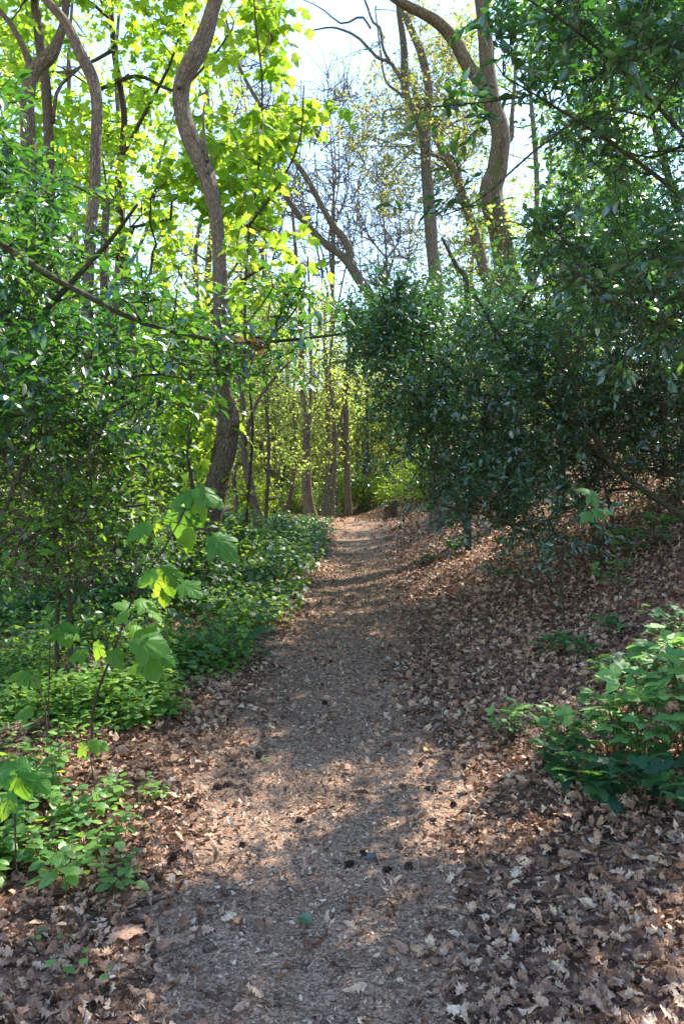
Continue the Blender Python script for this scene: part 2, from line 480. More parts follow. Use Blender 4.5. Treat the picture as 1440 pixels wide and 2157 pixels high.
def soil_mat(name, stops, sc=1.0, tex=60):
    m, nt, out = new_mat(name)
    g = nt.nodes.new("ShaderNodeNewGeometry").outputs["Position"]
    vo = nt.nodes.new("ShaderNodeTexVoronoi"); vo.inputs["Scale"].default_value = tex * sc; vo.inputs["Randomness"].default_value = 1
    w = nt.nodes.new("ShaderNodeVectorMath"); w.operation = 'ADD'
    nz = noise(nt, g, 14 * sc, 3)
    nt.links.new(scaled(nt, g, (1, 1.0, .5)), w.inputs[0]); nt.links.new(scaled(nt, nz.outputs["Color"], (.05, .05, .05)), w.inputs[1])
    nt.links.new(w.outputs[0], vo.inputs["Vector"])
    sp = nt.nodes.new("ShaderNodeSeparateColor"); nt.links.new(vo.outputs["Color"], sp.inputs[0])
    big = noise(nt, g, 1.3, 4).outputs[0]; fine = noise(nt, g, 240 * sc, 2).outputs[0]
    f = math_n(nt, 'ADD', math_n(nt, 'MULTIPLY', sp.outputs[0], .62), math_n(nt, 'ADD', math_n(nt, 'MULTIPLY', math_n(nt, 'SUBTRACT', big, .5), .5), math_n(nt, 'MULTIPLY', math_n(nt, 'SUBTRACT', fine, .3), .55)))
    col = ramp(nt, stops, f)
    h = math_n(nt, 'ADD', math_n(nt, 'MULTIPLY', sp.outputs[1], .5), math_n(nt, 'MULTIPLY', fine, .6))
    p = nt.nodes.new("ShaderNodeBsdfPrincipled"); p.inputs["Roughness"].default_value = .95; p.inputs["Specular IOR Level"].default_value = .15
    nt.links.new(col, p.inputs["Base Color"]); nt.links.new(bump(nt, h, .8, .012), p.inputs["Normal"]); nt.links.new(p.outputs[0], out.inputs[0])
    return m

M_SYC = leaf_mat("young sycamore leaf", [(0, (.06, .15, .015)), (.5, (.11, .23, .02)), (1, (.19, .30, .03))],
                 [(0, (.28, .53, .03)), (.5, (.49, .70, .05)), (1, (.74, .81, .08))], gloss=.5, spec=.35, trans=.62)
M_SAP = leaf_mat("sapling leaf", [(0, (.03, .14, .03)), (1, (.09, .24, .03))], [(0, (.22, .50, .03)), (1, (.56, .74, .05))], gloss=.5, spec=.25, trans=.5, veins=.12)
M_PALE = leaf_mat("spring wood leaf", [(0, (.16, .23, .035)), (.5, (.26, .32, .05)), (1, (.38, .36, .08))],
                  [(0, (.40, .62, .08)), (.5, (.60, .76, .13)), (1, (.80, .82, .20))], gloss=.6, spec=.3, trans=.6)
M_OLIVE = leaf_mat("oak spring leaf", [(0, (.07, .09, .02)), (.6, (.16, .17, .035)), (1, (.26, .22, .06))],
                   [(0, (.25, .30, .05)), (.6, (.50, .50, .09)), (1, (.68, .56, .14))], gloss=.6, spec=.3, trans=.5)
M_HOLLY = leaf_mat("holly leaf", [(0, (.036, .080, .050)), (.55, (.060, .122, .062)), (.88, (.085, .165, .052)), (1, (.12, .21, .045))],
                   [(0, (.03, .14, .012)), (.6, (.08, .29, .02)), (1, (.30, .58, .04))], gloss=.37, spec=1.0, trans=.31, ior=1.7)
M_HOLLY_LIT = leaf_mat("lit holly leaf", [(0, (.022, .056, .026)), (.6, (.038, .10, .03)), (1, (.085, .19, .035))],
                       [(0, (.035, .15, .012)), (.55, (.09, .30, .02)), (1, (.34, .58, .04))], gloss=.42, spec=1.0, trans=.36, ior=1.65)  # lit copy of the holly leaf: sunshine put into the transmitted colours
M_IVY = leaf_mat("ivy leaf", [(0, (.012, .05, .014)), (.7, (.03, .11, .02)), (1, (.10, .22, .03))], [(0, (.04, .18, .02)), (1, (.24, .46, .04))], gloss=.5, spec=.5, trans=.3)
M_ARCH = leaf_mat("archangel leaf", [(0, (.035, .12, .025)), (.5, (.10, .24, .035)), (1, (.24, .38, .05))], [(0, (.18, .42, .04)), (1, (.58, .72, .07))], gloss=.45, spec=.45, trans=.42, pale=(.24, .36, .22))
M_ARCH_PLAIN = leaf_mat("shrub leaf", [(0, (.022, .075, .022)), (.5, (.05, .15, .028)), (1, (.16, .30, .045))], [(0, (.10, .30, .025)), (1, (.48, .66, .05))], gloss=.45, spec=.5, trans=.45)
M_BRAM = leaf_mat("bramble leaf", [(0, (.014, .06, .03)), (.35, (.035, .12, .035)), (.6, (.10, .25, .06)), (1, (.21, .38, .10))],
                  [(0, (.05, .2, .04)), (1, (.36, .58, .10))], gloss=.55, spec=.35, trans=.38, veins=.14)
M_LITTER = leaf_mat("dead oak leaf", [(0, (.045, .020, .011)), (.25, (.17, .078, .044)), (.5, (.40, .208, .120)), (.75, (.62, .39, .235)), (.93, (.75, .56, .38)), (1, (.38, .10, .04))],
                    [(0, (.05, .02, .01)), (.6, (.24, .11, .05)), (1, (.4, .16, .06))], gloss=.6, spec=.35, trans=.14, mottle=.38)
M_CHIP = leaf_mat("leaf crumb", [(0, (.06, .034, .021)), (.4, (.22, .128, .078)), (.75, (.42, .268, .168)), (1, (.70, .52, .36))], [(0, (.05, .03, .02)), (1, (.2, .12, .08))], gloss=.7, spec=.25, trans=.08)
M_BARK = bark_mat("oak bark", (.045, .03, .019), (.33, .225, .145))
M_BARK_R = bark_mat("ridged brown bark", (.06, .037, .023), (.44, .315, .205), moss=.36, mosscol=(.14, .13, .05))
M_BARK_MOSS = bark_mat("mossy bark", (.05, .036, .022), (.38, .27, .17), moss=.4)
M_BARK_GREY = bark_mat("grey branch bark", (.075, .06, .045), (.40, .32, .235), moss=.36)
M_TWIG = bark_mat("green brown twig", (.05, .05, .022), (.19, .17, .085), fine=1.5)
M_TWIG_DRY = bark_mat("dry twig", (.10, .072, .045), (.34, .26, .18), fine=2)
M_STEM = bark_mat("dark reddish stem", (.07, .048, .03), (.24, .16, .10), fine=2)
M_GSTEM = bark_mat("green stem", (.06, .09, .02), (.16, .2, .06), fine=2)
M_GROUND = soil_mat("leaf mould", [(0, (.035, .020, .013)), (.3, (.09, .048, .030)), (.55, (.19, .105, .066)), (.8, (.31, .19, .12)), (1, (.44, .31, .21))], tex=26)
M_PATH = soil_mat("trodden mulch", [(0, (.09, .054, .035)), (.35, (.235, .142, .090)), (.65, (.40, .255, .168)), (1, (.62, .46, .32))], tex=120)

# ------------------------------------------------------------------ ground and path
def axis(fine_lo, fine_hi, step, lo, hi, grow=1.16):
    a = list(np.arange(fine_lo, fine_hi, step)); s = step
    while a[-1] < hi: s *= grow; a.append(a[-1] + s)
    s = step
    while a[0] > lo: s *= grow; a.insert(0, a[0] - s)
    return np.array(a)

def sheet(name, X, Y, Z, mat, kind, label, cat):
    mb = MB(); ny, nx = X.shape
    idx = np.arange(ny * nx).reshape(ny, nx)
    q = np.stack([idx[:-1, :-1], idx[:-1, 1:], idx[1:, 1:], idx[1:, :-1]], -1).reshape(-1)
    v = np.stack([X, Y, Z], -1).reshape(-1, 3)
    mb.add(v, q, np.full((ny - 1) * (nx - 1), 4), 0.0, v)
    return tag(mb.build(name, mat), label, cat, None, kind)

gx = axis(-3.2, 4.0, .08, -420, 420, 1.12); gy = axis(.8, 12.0, .08, -60, 520, 1.06)
GX, GY = np.meshgrid(gx, gy)
sheet("ground", GX, GY, gz(GX, GY), M_GROUND, "structure", "woodland floor of brown leaf mould rising into a bank", "ground")
py_ = np.concatenate([np.arange(-1.5, 12, .08), np.arange(12, 27, .16)])
pu = np.linspace(-1, 1, 25)
PU, PY = np.meshgrid(pu, py_)
PX = path_x(PY) + PU * (.62 + .10 * np.sin(PY * 1.7) + .07 * np.sin(PY * 4.3 + 1) + .04 * np.sin(PY * 11 + np.sign(PU)))
sheet("path", PX, PY, gz(PX, PY) + .008, M_PATH, "structure", "trodden brown woodland path strewn with crumbled leaves", "path")

# ------------------------------------------------------------------ leaf litter
def flat_leaves(mb, tm, x, y, size, rnd, tilt=.45, lift=(.004, .03), rng=RNG, crumple=.035):
    n = len(x)
    if n == 0: return
    e = .06
    nx = -(gz(x + e, y) - gz(x - e, y)) / (2 * e); ny = -(gz(x, y + e) - gz(x, y - e)) / (2 * e)
    nrm = unit(np.stack([nx, ny, np.ones(n)], -1) + rng.normal(0, tilt, (n, 3)))
    nrm *= np.where(rng.random(n) < .45, -1, 1)[:, None]
    a = rng.uniform(0, 2 * np.pi, n); yd = np.stack([np.cos(a), np.sin(a), np.zeros(n)], -1)
    yd = unit(yd - nrm * (yd * nrm).sum(1, keepdims=True))
    pos = np.stack([x, y, gz(x, y) + rng.uniform(*lift, n)], -1) - yd * (size * .5)[:, None]
    leaves(mb, tm, pos, yd, nrm, size, rnd, .2, rng, crumple)

lit = MB()
N = 150000
y = RNG.uniform(1.3, 27, N); x = RNG.uniform(-1, 1, N) * (.50 * y + 1.2)
s = np.abs(x - path_x(y)); edge = .60 + .13 * np.sin(y * 1.9) + RNG.normal(0, .24, N)
keep = np.where(s < edge, RNG.random(N) < .06, True)
x, y = x[keep], y[keep]; n = len(x)
pile = .5 + .5 * np.sin(x * 2.1 + y) * np.sin(y * 1.7 - x)
size = RNG.uniform(.026, .068, n) * (1 + .02 * y)
rnd = np.clip(RNG.beta(1.9, 1.6, n) * .95 + RNG.normal(0, .04, n), 0, 1)
near = y < 9.5; kind = RNG.integers(0, 420, n)
TORN = [(v[:15] * np.array([1, 1.6, 1]) , l[:32], t[:8]) for v, l, t in OAKS[1:4]]
SHAPES = OAKS + OAKS + TORN + OAK_FAR[:2] + [NETTLE_LITE]
for k in range(20):
    q = near & (kind % 20 == k); flat_leaves(lit, SHAPES[k], x[q], y[q], size[q], rnd[q], .75, (.004, .04))
for k in range(3):
    q = ~near & (kind % 3 == k); flat_leaves(lit, OAK_FAR[k], x[q], y[q], size[q], rnd[q], .5, (.004, .05))
n = 130000
y = RNG.uniform(1.4, 15, n); x = path_x(y) + np.where(RNG.random(n) < .6, RNG.normal(0, .55, n), RNG.uniform(-1, 1, n) * (.5 * y + 1))
chips = MB()
flat_leaves(chips, CHIP, x, y, (.006 + .020 * RNG.random(n) ** 2.5) * (1 + .04 * y), np.clip(RNG.beta(1.6, 1.4, n), 0, 1), .5, (.006, .018))
tag(lit.build("leaf_litter", M_LITTER), "brown and tan fallen oak leaves covering the bank and path edges", "leaf litter", None, "stuff")
tag(chips.build("leaf_crumbs", M_CHIP), "crumbled leaf and bark fragments trodden into the path", "leaf crumbs", None, "stuff")

# ------------------------------------------------------------------ trees
def tree(name, label, cat, limbs, bark, group=None, base=None):
    """limbs: arrays of rows x,y,z,r; the first stands on the ground"""
    b = limbs[0][0, :3].copy() if base is None else np.array(base); b[2] = float(gz(b[0], b[1]))
    root = empty(name, b, label, cat, group)
    return root

def tube1(mb, rows, S=14, rough=.1, rng=RNG):
    tubes(mb, rows[None, :, :3], rows[None, :, 3], S, rough, rng)

def full_tree(name, label, cat, limbs, bark, crown=None, group=None, tm=SMALL, lmat=None, leafkw=None, twigs=None, S=14, rough=.1, passes=(.06, .25, 1.0), lift=.14, thick=.010, rmin=.003):
    root = tree(name, label, cat, limbs, bark, group)
    w = MB()
    for i, l in enumerate(limbs): tube1(w, l, S if i == 0 else max(8, S - 4), rough)
    if crown is not None:
        P, R, D = wood(limbs, crown, passes=passes, lift=lift, thick=thick, rmin=rmin)
        tubes(w, P, R, 5)
        lm = MB() if lmat is not None else None
        sprays(w, lm, tm, P, D, **(leafkw or {}))
        if lm is not None and lm.n: lm.build("crown", lmat, root)
    w.build("trunk", bark, root)
    return root

V3 = lambda p: [tuple(q) for q in p]

# twisted tree left of the path, reaching out of the top of the view
T1 = limb([(436, 1128, 60), (452, 1040, 56), (476, 940, 53), (480, 880, 50), (467, 815, 42), (466, 720, 36), (465, 620, 34), (461, 520, 31), (452, 440, 33), (436, 375, 38), (414, 318, 40),
           (392, 265, 38), (381, 215, 37), (386, 170, 37), (407, 125, 42), (431, 75, 40), (448, 20, 34), (462, -60, 32), (440, -190, 28), (470, -330, 24)], 10.6, to_ground=True, flare=1.3)
T1[:, 3] *= .93
T1b = limb([(437, 340, 10), (432, 300, 7), (428, 255, 5), (431, 215, 3)], 10.5)
T1c = limb([(448, 20, 26), (480, -70, 22), (560, -180, 18), (640, -300, 14)], 10.6, 11.4)
T1d = limb([(495, 900, 18), (490, 868, 26), (478, 850, 24)], 10.5, 10.6)
stubs = [limb([(px, py, w), (px + dx * .6, py + dy * .5, w * .7), (px + dx, py + dy, w * .3)], 10.45) for px, py, dx, dy, w in ((470, 905, -22, 30, 4), (486, 960, 30, 12, 3), (462, 985, -24, 20, 3), (476, 870, 18, -20, 6), (380, 185, -8, -16, 14), (436, 365, 8, -30, 8), (455, 470, 22, -26, 4), (470, 640, 24, -12, 3), (465, 740, -26, -8, 3), (400, 150, -14, -34, 4))]
crown = np.concatenate([ball(at(470, -420, 11), (2.4, 2.4, 1.6), 24), ball(at(650, -360, 12), (2, 2, 1.2), 16)])
full_tree("twisted_tree", "tall bare trunked tree with a snaking S bend on the left of the path", "tree", [T1, T1b, T1c, T1d] + stubs, M_BARK_R, crown,
          tm=SYC_LITE, lmat=M_SYC, leafkw=dict(ntw=3, nl=5, size=.13, tl=.5), S=20, rough=.11)

# trunks at the upper left
a = limb([(188, 1060, 28), (186, 900, 26), (183, 700, 25), (190, 520, 24), (199, 400, 22), (203, 290, 22), (205, 225, 23), (196, 170, 25), (168, 110, 24), (140, 50, 21), (98, 0, 19), (55, -55, 17), (0, -130, 14)], 9.8, to_ground=True)
crown = np.concatenate([ball(at(40, -200, 9.8), (1.8, 1.6, 1.2), 26), ball(at(-120, -120, 9.8), (1.2, 1.2, 1.), 12)])
full_tree("bending_tree", "slender brown trunk curving left near the top, behind the holly on the left", "tree", [a], M_BARK_R, crown, tm=SYC_LITE, lmat=M_SYC, leafkw=dict(ntw=3, nl=5, size=.13, tl=.5), rough=.08)
a = limb([(60, 1060, 34), (62, 700, 32), (60, 300, 30), (60, 205, 28), (74, 150, 30), (105, 118, 30), (122, 88, 22), (135, 45, 17), (142, -20, 16), (150, -140, 13)], 10.3, to_ground=True)
b = limb([(68, 165, 22), (58, 120, 16), (30, 60, 12), (-20, 0, 9)], 10.3)
full_tree("elbowed_tree", "thick trunk with an elbow bend at the far upper left", "tree", [a, b], M_BARK_MOSS, ball(at(150, -260, 10.3), (1.8, 1.6, 1.2), 24), tm=SYC_LITE, lmat=M_SYC, leafkw=dict(ntw=3, nl=5, size=.13, tl=.5), rough=.09)
a = limb([(118, 1050, 28), (112, 600, 24), (100, 225, 20), (90, 125, 19), (76, 25, 18), (66, -80, 16)], 11, to_ground=True)
b = limb([(112, 260, 9), (122, 190, 8), (160, 150, 6), (190, 120, 4)], 11)
full_tree("straight_tree", "straight grey brown trunk rising behind the elbow bend at upper left", "tree", [a, b], M_BARK, ball(at(60, -220, 11), (1.8, 1.6, 1.2), 20), tm=SYC_LITE, lmat=M_SYC, leafkw=dict(ntw=3, nl=5, size=.13, tl=.5))

# sycamores whose backlit leaves fill the upper left
syc_kw = dict(ntw=3, tl=.42, nl=4, size=.185, droop=.5, flat=.9, tw_r=.003, along=.5)
a = limb([(520, 1080, 7), (532, 900, 6), (516, 700, 6), (522, 520, 6), (545, 350, 5), (552, 180, 4), (540, 60, 4), (530, -60, 3)], 12.0, 11.6, to_ground=True)
b = limb([(520, 480, 7), (580, 400, 6), (630, 300, 4), (640, 180, 3)], 11.8, 11.4)
poly = [(430, 380), (470, 230), (510, 160), (550, 40), (585, 40), (590, 130), (610, 190), (600, 270), (590, 360), (640, 400), (630, 440), (580, 455), (550, 470), (500, 560), (475, 470)]
crown = np.concatenate([vol(poly, 11.1, 14.6, 90, clump=.3), vol([(440, -160), (600, -160), (600, 0), (520, 80), (460, 60)], 11, 14, 14)])
full_tree("young_sycamore", "young sycamore with bright backlit lobed leaves right of the S bent trunk", "tree", [a, b], M_STEM, crown, tm=SYC, lmat=M_SYC, leafkw=syc_kw, S=9, rough=.06)
a = limb([(300, 1090, 22), (290, 850, 20), (270, 600, 18), (250, 400, 16), (262, 250, 14), (240, 100, 12), (230, -60, 9), (215, -200, 6)], 14, to_ground=True)
b = limb([(255, 330, 10), (310, 230, 8), (360, 130, 6), (395, 20, 5), (410, -80, 4)], 14, 13.2)
c = limb([(270, 560, 10), (200, 480, 8), (130, 430, 6), (60, 390, 4)], 14, 13)
d = limb([(205, 190, 9), (290, 160, 8), (370, 190, 6), (440, 130, 5), (490, 60, 4)], 14, 13)
poly = [(-120, -200), (600, -200), (520, 40), (440, 110), (400, 230), (390, 400), (330, 560), (180, 470), (80, 330), (-120, 240)]
full_tree("spreading_sycamore", "spreading sycamore with yellow green leaves filling the upper left above the holly", "tree", [a, b, c, d], M_STEM, vol(poly, 11.2, 16.5, 300, clump=.33), tm=SYC_LITE, lmat=M_SYC,
          leafkw=dict(ntw=4, tl=.6, nl=5, size=.15, droop=.45, flat=.9, tw_r=.003, along=.5), S=10)
a = limb([(372, 1100, 14), (385, 950, 13), (395, 830, 12), (420, 700, 10), (500, 600, 7), (560, 560, 5)], 12, 11.6, to_ground=True)
b = limb([(392, 850, 8), (330, 760, 7), (300, 650, 5), (310, 560, 3)], 11.9, 11.5)
poly = [(280, 560), (440, 520), (560, 530), (640, 560), (620, 640), (560, 690), (520, 790), (430, 830), (470, 870), (420, 990), (340, 1000), (270, 900), (250, 760)]
full_tree("understorey_sycamore", "low sycamore with bright green leaves behind the lower part of the S bent trunk", "tree", [a, b], M_STEM, vol(poly, 9.4, 13.5, 100, clump=.25), tm=SYC, lmat=M_SYC,
          leafkw=dict(ntw=3, tl=.4, nl=4, size=.14, droop=.5, flat=1.0, tw_r=.0025, along=.5), S=9)

for lab, px, d, poly, n, mt in (("pale spring beech whose small leaves glow behind the spreading sycamore", 150, 19, [(-200, -200), (330, -200), (360, 250), (330, 600), (200, 820), (-200, 800)], 420, M_PALE),
                            ("yellow leaved spring beech behind the S bent trunk", 440, 26, [(300, -200), (560, -150), (520, 160), (560, 360), (610, 560), (560, 760), (420, 860), (300, 700), (330, 300)], 420, M_PALE),
                            ("pale spring beech behind the burred oak and the overhanging holly", 1120, 22, [(940, -120), (1350, -120), (1350, 480), (1010, 580), (930, 300)], 360, M_PALE),
                            ("low pale spring beech at the left behind the hollies", 250, 17, [(-150, 650), (470, 640), (470, 980), (300, 1060), (-150, 1040)], 300, M_SYC)):
    a = limb([(px, 1080, 20), (px + 8, 900, 18), (px - 6, 650, 15), (px + 10, 400, 11), (px - 5, 150, 8), (px + 10, -80, 4)], d, to_ground=True)
    b = limb([(px, 600, 9), (px + 60, 480, 7), (px + 90, 330, 5), (px + 130, 200, 3)], d)
    full_tree("spring_beech", lab, "tree", [a, b], M_BARK_GREY, vol(poly, d - 2, d + 4, n, clump=.4), tm=SMALL, lmat=mt, leafkw=dict(ntw=4, tl=.6, nl=6, size=.13, droop=.2, flat=.8, tw_r=.004), S=10)

# trees on the right bank
olive = dict(ntw=4, tl=.55, nl=6, size=.085, droop=.15, flat=.6, tw_r=.004)
R1 = limb([(922, 720, 34), (918, 600, 30), (910, 520, 26), (906, 470, 26), (898, 360, 23), (893, 285, 22), (880, 250, 22), (868, 232, 18), (853, 190, 17), (851, 110, 15), (841, 30, 13), (830, -70, 11), (800, -200, 8)], 17, to_ground=True)
R1b = limb([(893, 290, 18), (900, 235, 17), (903, 190, 18), (888, 118, 18), (871, 75, 16), (853, 30, 15), (842, -40, 12), (850, -180, 9)], 17, 16.6)
R1c = limb([(856, 195, 10), (843, 165, 9), (820, 130, 8), (795, 122, 7), (755, 80, 6), (718, 62, 5), (690, 58, 4), (640, 68, 2)], 17, 17)
R1d = limb([(820, 130, 7), (806, 100, 6), (800, 60, 6), (784, 45, 5), (770, 5, 5), (740, -60, 3)], 17, 17)
R1e = limb([(880, 250, 8), (845, 200, 7), (812, 170, 5), (800, 100, 4), (790, 20, 3)], 17, 18)
R1f = limb([(780, 60, 5), (760, 35, 5), (720, 50, 4), (680, 20, 3), (640, 0, 2), (600, -10, 2)], 17, 17)
poly = [(740, 130), (830, 90), (990, 40), (1010, 240), (990, 380), (880, 330), (780, 290), (735, 200)]
crown = np.concatenate([vol(poly, 16, 21, 250, clump=.45), ball(at(840, -300, 17), (3.2, 3, 2), 40)])
full_tree("forked_tree", "mossy grey trunk forking into two upright limbs above the right hand holly", "tree", [R1, R1b, R1c, R1d, R1e, R1f], M_BARK_GREY, crown, tm=SMALL, lmat=M_OLIVE, leafkw=olive, S=14, rough=.07)
R2 = limb([(1032, 640, 26), (1020, 575, 24), (1000, 500, 21), (976, 418, 19), (960, 375, 19), (944, 340, 18), (921, 296, 16), (908, 262, 14), (880, 215, 11), (860, 150, 8)], 20, to_ground=True)
poly = [(760, 300), (1010, 260), (1030, 560), (930, 590), (900, 480), (800, 420)]
full_tree("leaning_tree", "leaning brown trunk crossing behind the mossy forked tree", "tree", [R2], M_BARK_R, vol(poly, 19, 24, 280, clump=.5), tm=SMALL, lmat=M_OLIVE, leafkw=olive, S=12)
R3 = limb([(1075, 680, 56), (1066, 580, 52), (1058, 520, 50), (1046, 465, 47), (1034, 415, 48), (1036, 385, 46), (1047, 355, 42), (1053, 300, 37), (1048, 255, 36), (1035, 215, 38), (1025, 130, 32), (1018, 50, 28), (1010, -60, 26), (1030, -230, 20)], 15, to_ground=True, flare=1.2)
R3b = limb([(1032, 210, 28), (1005, 165, 27), (984, 138, 27), (958, 88, 26), (936, 60, 26), (915, 42, 25), (886, 26, 22), (845, 5, 20), (800, -30, 17), (730, -110, 12)], 15, 14.6)
R3c = limb([(1052, 310, 14), (1075, 290, 12), (1078, 240, 9), (1085, 150, 7)], 15.1, 15.4)
crown = np.concatenate([ball(at(900, -280, 14.5), (4, 3, 2.2), 50), ball(at(1150, -150, 15), (3, 3, 2.4), 45), vol([(990, 420), (1080, 440), (1075, 520), (1010, 500)], 14.4, 15.6, 10)])
full_tree("burred_oak", "stout oak with a swollen bend and ridged bark above the right hand holly", "tree", [R3, R3b, R3c], M_BARK_MOSS, crown, tm=SMALL, lmat=M_PALE, leafkw=dict(olive, size=.1), S=20, rough=.1)

# leaning tree on the skyline with two bare limbs, and bare trees behind it
T4 = limb([(1010, 960, 34), (950, 880, 32), (898, 800, 30), (860, 740, 29), (832, 694, 28), (803, 655, 26), (778, 622, 24), (757, 590, 23), (742, 566, 22), (731, 550, 20), (712, 532, 16), (690, 518, 15), (664, 492, 14), (636, 462, 13), (610, 425, 11), (590, 385, 9), (560, 330, 7)], 19, to_ground=True)
T4b = limb([(735, 556, 17), (738, 534, 16), (728, 510, 16), (716, 492, 15), (700, 474, 14), (678, 435, 13), (655, 390, 12), (626, 345, 12), (598, 308, 11), (568, 255, 10), (540, 208, 9), (508, 150, 8), (490, 90, 6), (470, 20, 4)], 19, 18.4)
T4c = limb([(716, 552, 5), (700, 552, 4), (670, 556, 3), (650, 552, 2)], 19)
poly = [(480, 80), (600, 160), (640, 330), (720, 450), (620, 500), (560, 400), (480, 200)]
full_tree("skyline_tree", "bare leaning tree with two long limbs reaching left across the sky gap", "tree", [T4, T4b, T4c], M_BARK_GREY, vol(poly, 18, 21, 40), tm=SMALL, lmat=M_PALE, leafkw=dict(ntw=3, tl=.7, nl=3, size=.07, tw_r=.007), S=12, rmin=.008)
def bare(label, px, d, tip, poly, n, w=9, tw=5):
    fx, fy = px, 660
    L = [limb([(px, 1085, w * 1.3), (px + 4, 900, w), (px - 2, 760, w * .85), (fx, fy, w * .75), ((fx + tip[0]) / 2 + 8, (fy + tip[1]) / 2, w * .5), (tip[0], tip[1], w * .2)], d, to_ground=True)]
    xs = [p[0] for p in poly]; top = min(p[1] for p in poly)
    for q in range(6):
        ex = min(xs) + (max(xs) - min(xs)) * (q + .5) / 6 + RNG.uniform(-15, 15); ey = top + RNG.uniform(60, 230); by = fy - RNG.uniform(-60, 120)
        L.append(limb([(fx, by, w * .5), ((fx * 1.2 + ex * .8) / 2 + RNG.uniform(-18, 18), (by * 1.3 + ey * .7) / 2, w * .42), ((fx * .5 + ex * 1.5) / 2 + RNG.uniform(-18, 18), (by * .7 + ey * 1.3) / 2, w * .32), (ex, ey, w * .16)], d, d + RNG.uniform(-1.5, 1.5)))
    full_tree("bare_tree", label, "tree", L, M_BARK_GREY, vol(poly, d - 2, d + 3, n), tm=SMALL, lmat=M_PALE, leafkw=dict(ntw=tw, tl=1.2, nl=1, size=.06, tw_r=.013, up=.4, back=.8), S=8, passes=(.15, .45, 1), lift=-.1, rmin=.016, thick=.011)
bare("bare twiggy tree with no leaves standing in the middle of the sky gap", 700, 33, (690, 190), [(620, 260), (680, 130), (760, 190), (775, 380), (740, 560), (650, 600), (610, 420)], 150)
bare("bare branched tree silhouetted against the sky beside the forked trunk", 815, 36, (790, 330), [(730, 420), (800, 320), (870, 380), (880, 560), (800, 620), (720, 560)], 150)
bare("bare tree behind the glowing sycamore leaves left of the sky gap", 560, 30, (500, 110), [(450, 300), (500, 80), (600, 190), (650, 420), (600, 560), (470, 520)], 110)

# trunks beyond the crest of the path
def slim(name, label, pts, d, crown=None, bark=M_BARK, extra=(), mat=M_PALE, kw=None, S=10, d1=None):
    pts = [(a_, b_, c_ * .8) for a_, b_, c_ in pts]
    L = [limb(pts, d, d1, to_ground=True, flare=1.15)] + [limb(e, d) for e in extra]
    return full_tree(name, label, "tree", L, bark, crown, tm=SMALL, lmat=mat, leafkw=kw or dict(ntw=3, tl=.6, nl=5, size=.1, tw_r=.005), S=S, passes=(.1, .35, 1))
slim("pale_based_tree", "tree with a sunlit flared base just left of the crest of the path", [(652, 1112, 36), (647, 1060, 25), (642, 1000, 18), (643, 900, 16), (636, 800, 14), (634, 680, 12), (622, 520, 9), (612, 400, 6)], 23,
     vol([(560, 560), (690, 600), (700, 760), (600, 800), (540, 700)], 21, 26, 80), M_BARK_R, [[(664, 1100, 16), (652, 1040, 12), (650, 940, 8), (655, 800, 6), (652, 650, 5), (648, 540, 4)]])
slim("grey_tree", "pale grey straight trunk in the hollow beyond the path crest", [(692, 1100, 19), (688, 1040, 15), (692, 940, 13), (688, 800, 11), (684, 690, 9), (690, 600, 5)], 28,
     vol([(640, 600), (740, 640), (760, 760), (660, 800)], 26, 31, 70), M_BARK_GREY, [[(678, 1095, 13), (690, 1040, 11), (702, 990, 11), (712, 920, 8), (722, 860, 5)]])
slim("dark_kinked_tree", "dark trunk with a kink standing at the end of the path", [(736, 1100, 24), (733, 1060, 20), (731, 1000, 17), (729, 920, 15), (728, 870, 16), (725, 830, 13), (730, 790, 13), (735, 740, 10), (728, 650, 7)], 26,
     vol([(690, 640), (780, 660), (800, 800), (700, 820)], 24.5, 29, 60), M_BARK, [[(727, 840, 9), (733, 800, 8), (742, 760, 6), (750, 700, 4)]])
slim("thin_tree", "thin greyish trunk leaning left behind the dark kinked tree", [(782, 1080, 13), (772, 1010, 11), (764, 930, 10), (756, 860, 9), (748, 780, 7), (745, 690, 5)], 33, vol([(730, 640), (820, 660), (820, 820), (740, 840)], 31, 36, 60), M_BARK_GREY)
slim("upright_thin_tree", "thin upright trunk nearest the right hand holly beyond the path", [(776, 1085, 13), (775, 1000, 11), (772, 900, 9), (772, 800, 7), (770, 690, 5)], 31, vol([(750, 680), (860, 700), (880, 900), (790, 960)], 29, 34, 70), M_BARK)
slim("crooked_tree", "crooked trunk leaning left just behind the S bent tree", [(548, 1120, 28), (540, 1080, 25), (525, 1010, 22), (512, 945, 19), (506, 890, 17), (512, 850, 14), (500, 780, 12), (505, 680, 9), (520, 560, 6)], 15.5,
     vol([(440, 560), (600, 560), (620, 760), (540, 800), (470, 760)], 14.5, 18, 60), M_BARK_R, [[(515, 940, 9), (528, 880, 8), (548, 835, 7), (580, 795, 6), (602, 770, 4), (640, 740, 2)], [(520, 985, 8), (500, 975, 9), (492, 1010, 9), (498, 1060, 10), (503, 1110, 12)]], mat=M_SYC)
for lab, px, d, poly in (("luminous yellow green young beech in the hollow left of the pale grey trunk", 585, 30, [(450, 640), (640, 610), (660, 800), (640, 1010), (520, 1030), (470, 860)]),
                      ("luminous yellow green young beech closing the view at the end of the path", 750, 36, [(640, 660), (860, 680), (880, 900), (830, 1020), (680, 1010)])):
    slim("young_beech", lab, [(px, 1085, 12), (px + 3, 900, 9), (px - 3, 760, 7), (px, 660, 4)], d, vol(poly, d - 2, d + 6, 100, clump=.5), M_BARK_GREY, kw=dict(ntw=4, tl=.8, nl=6, size=.13, tw_r=.006))
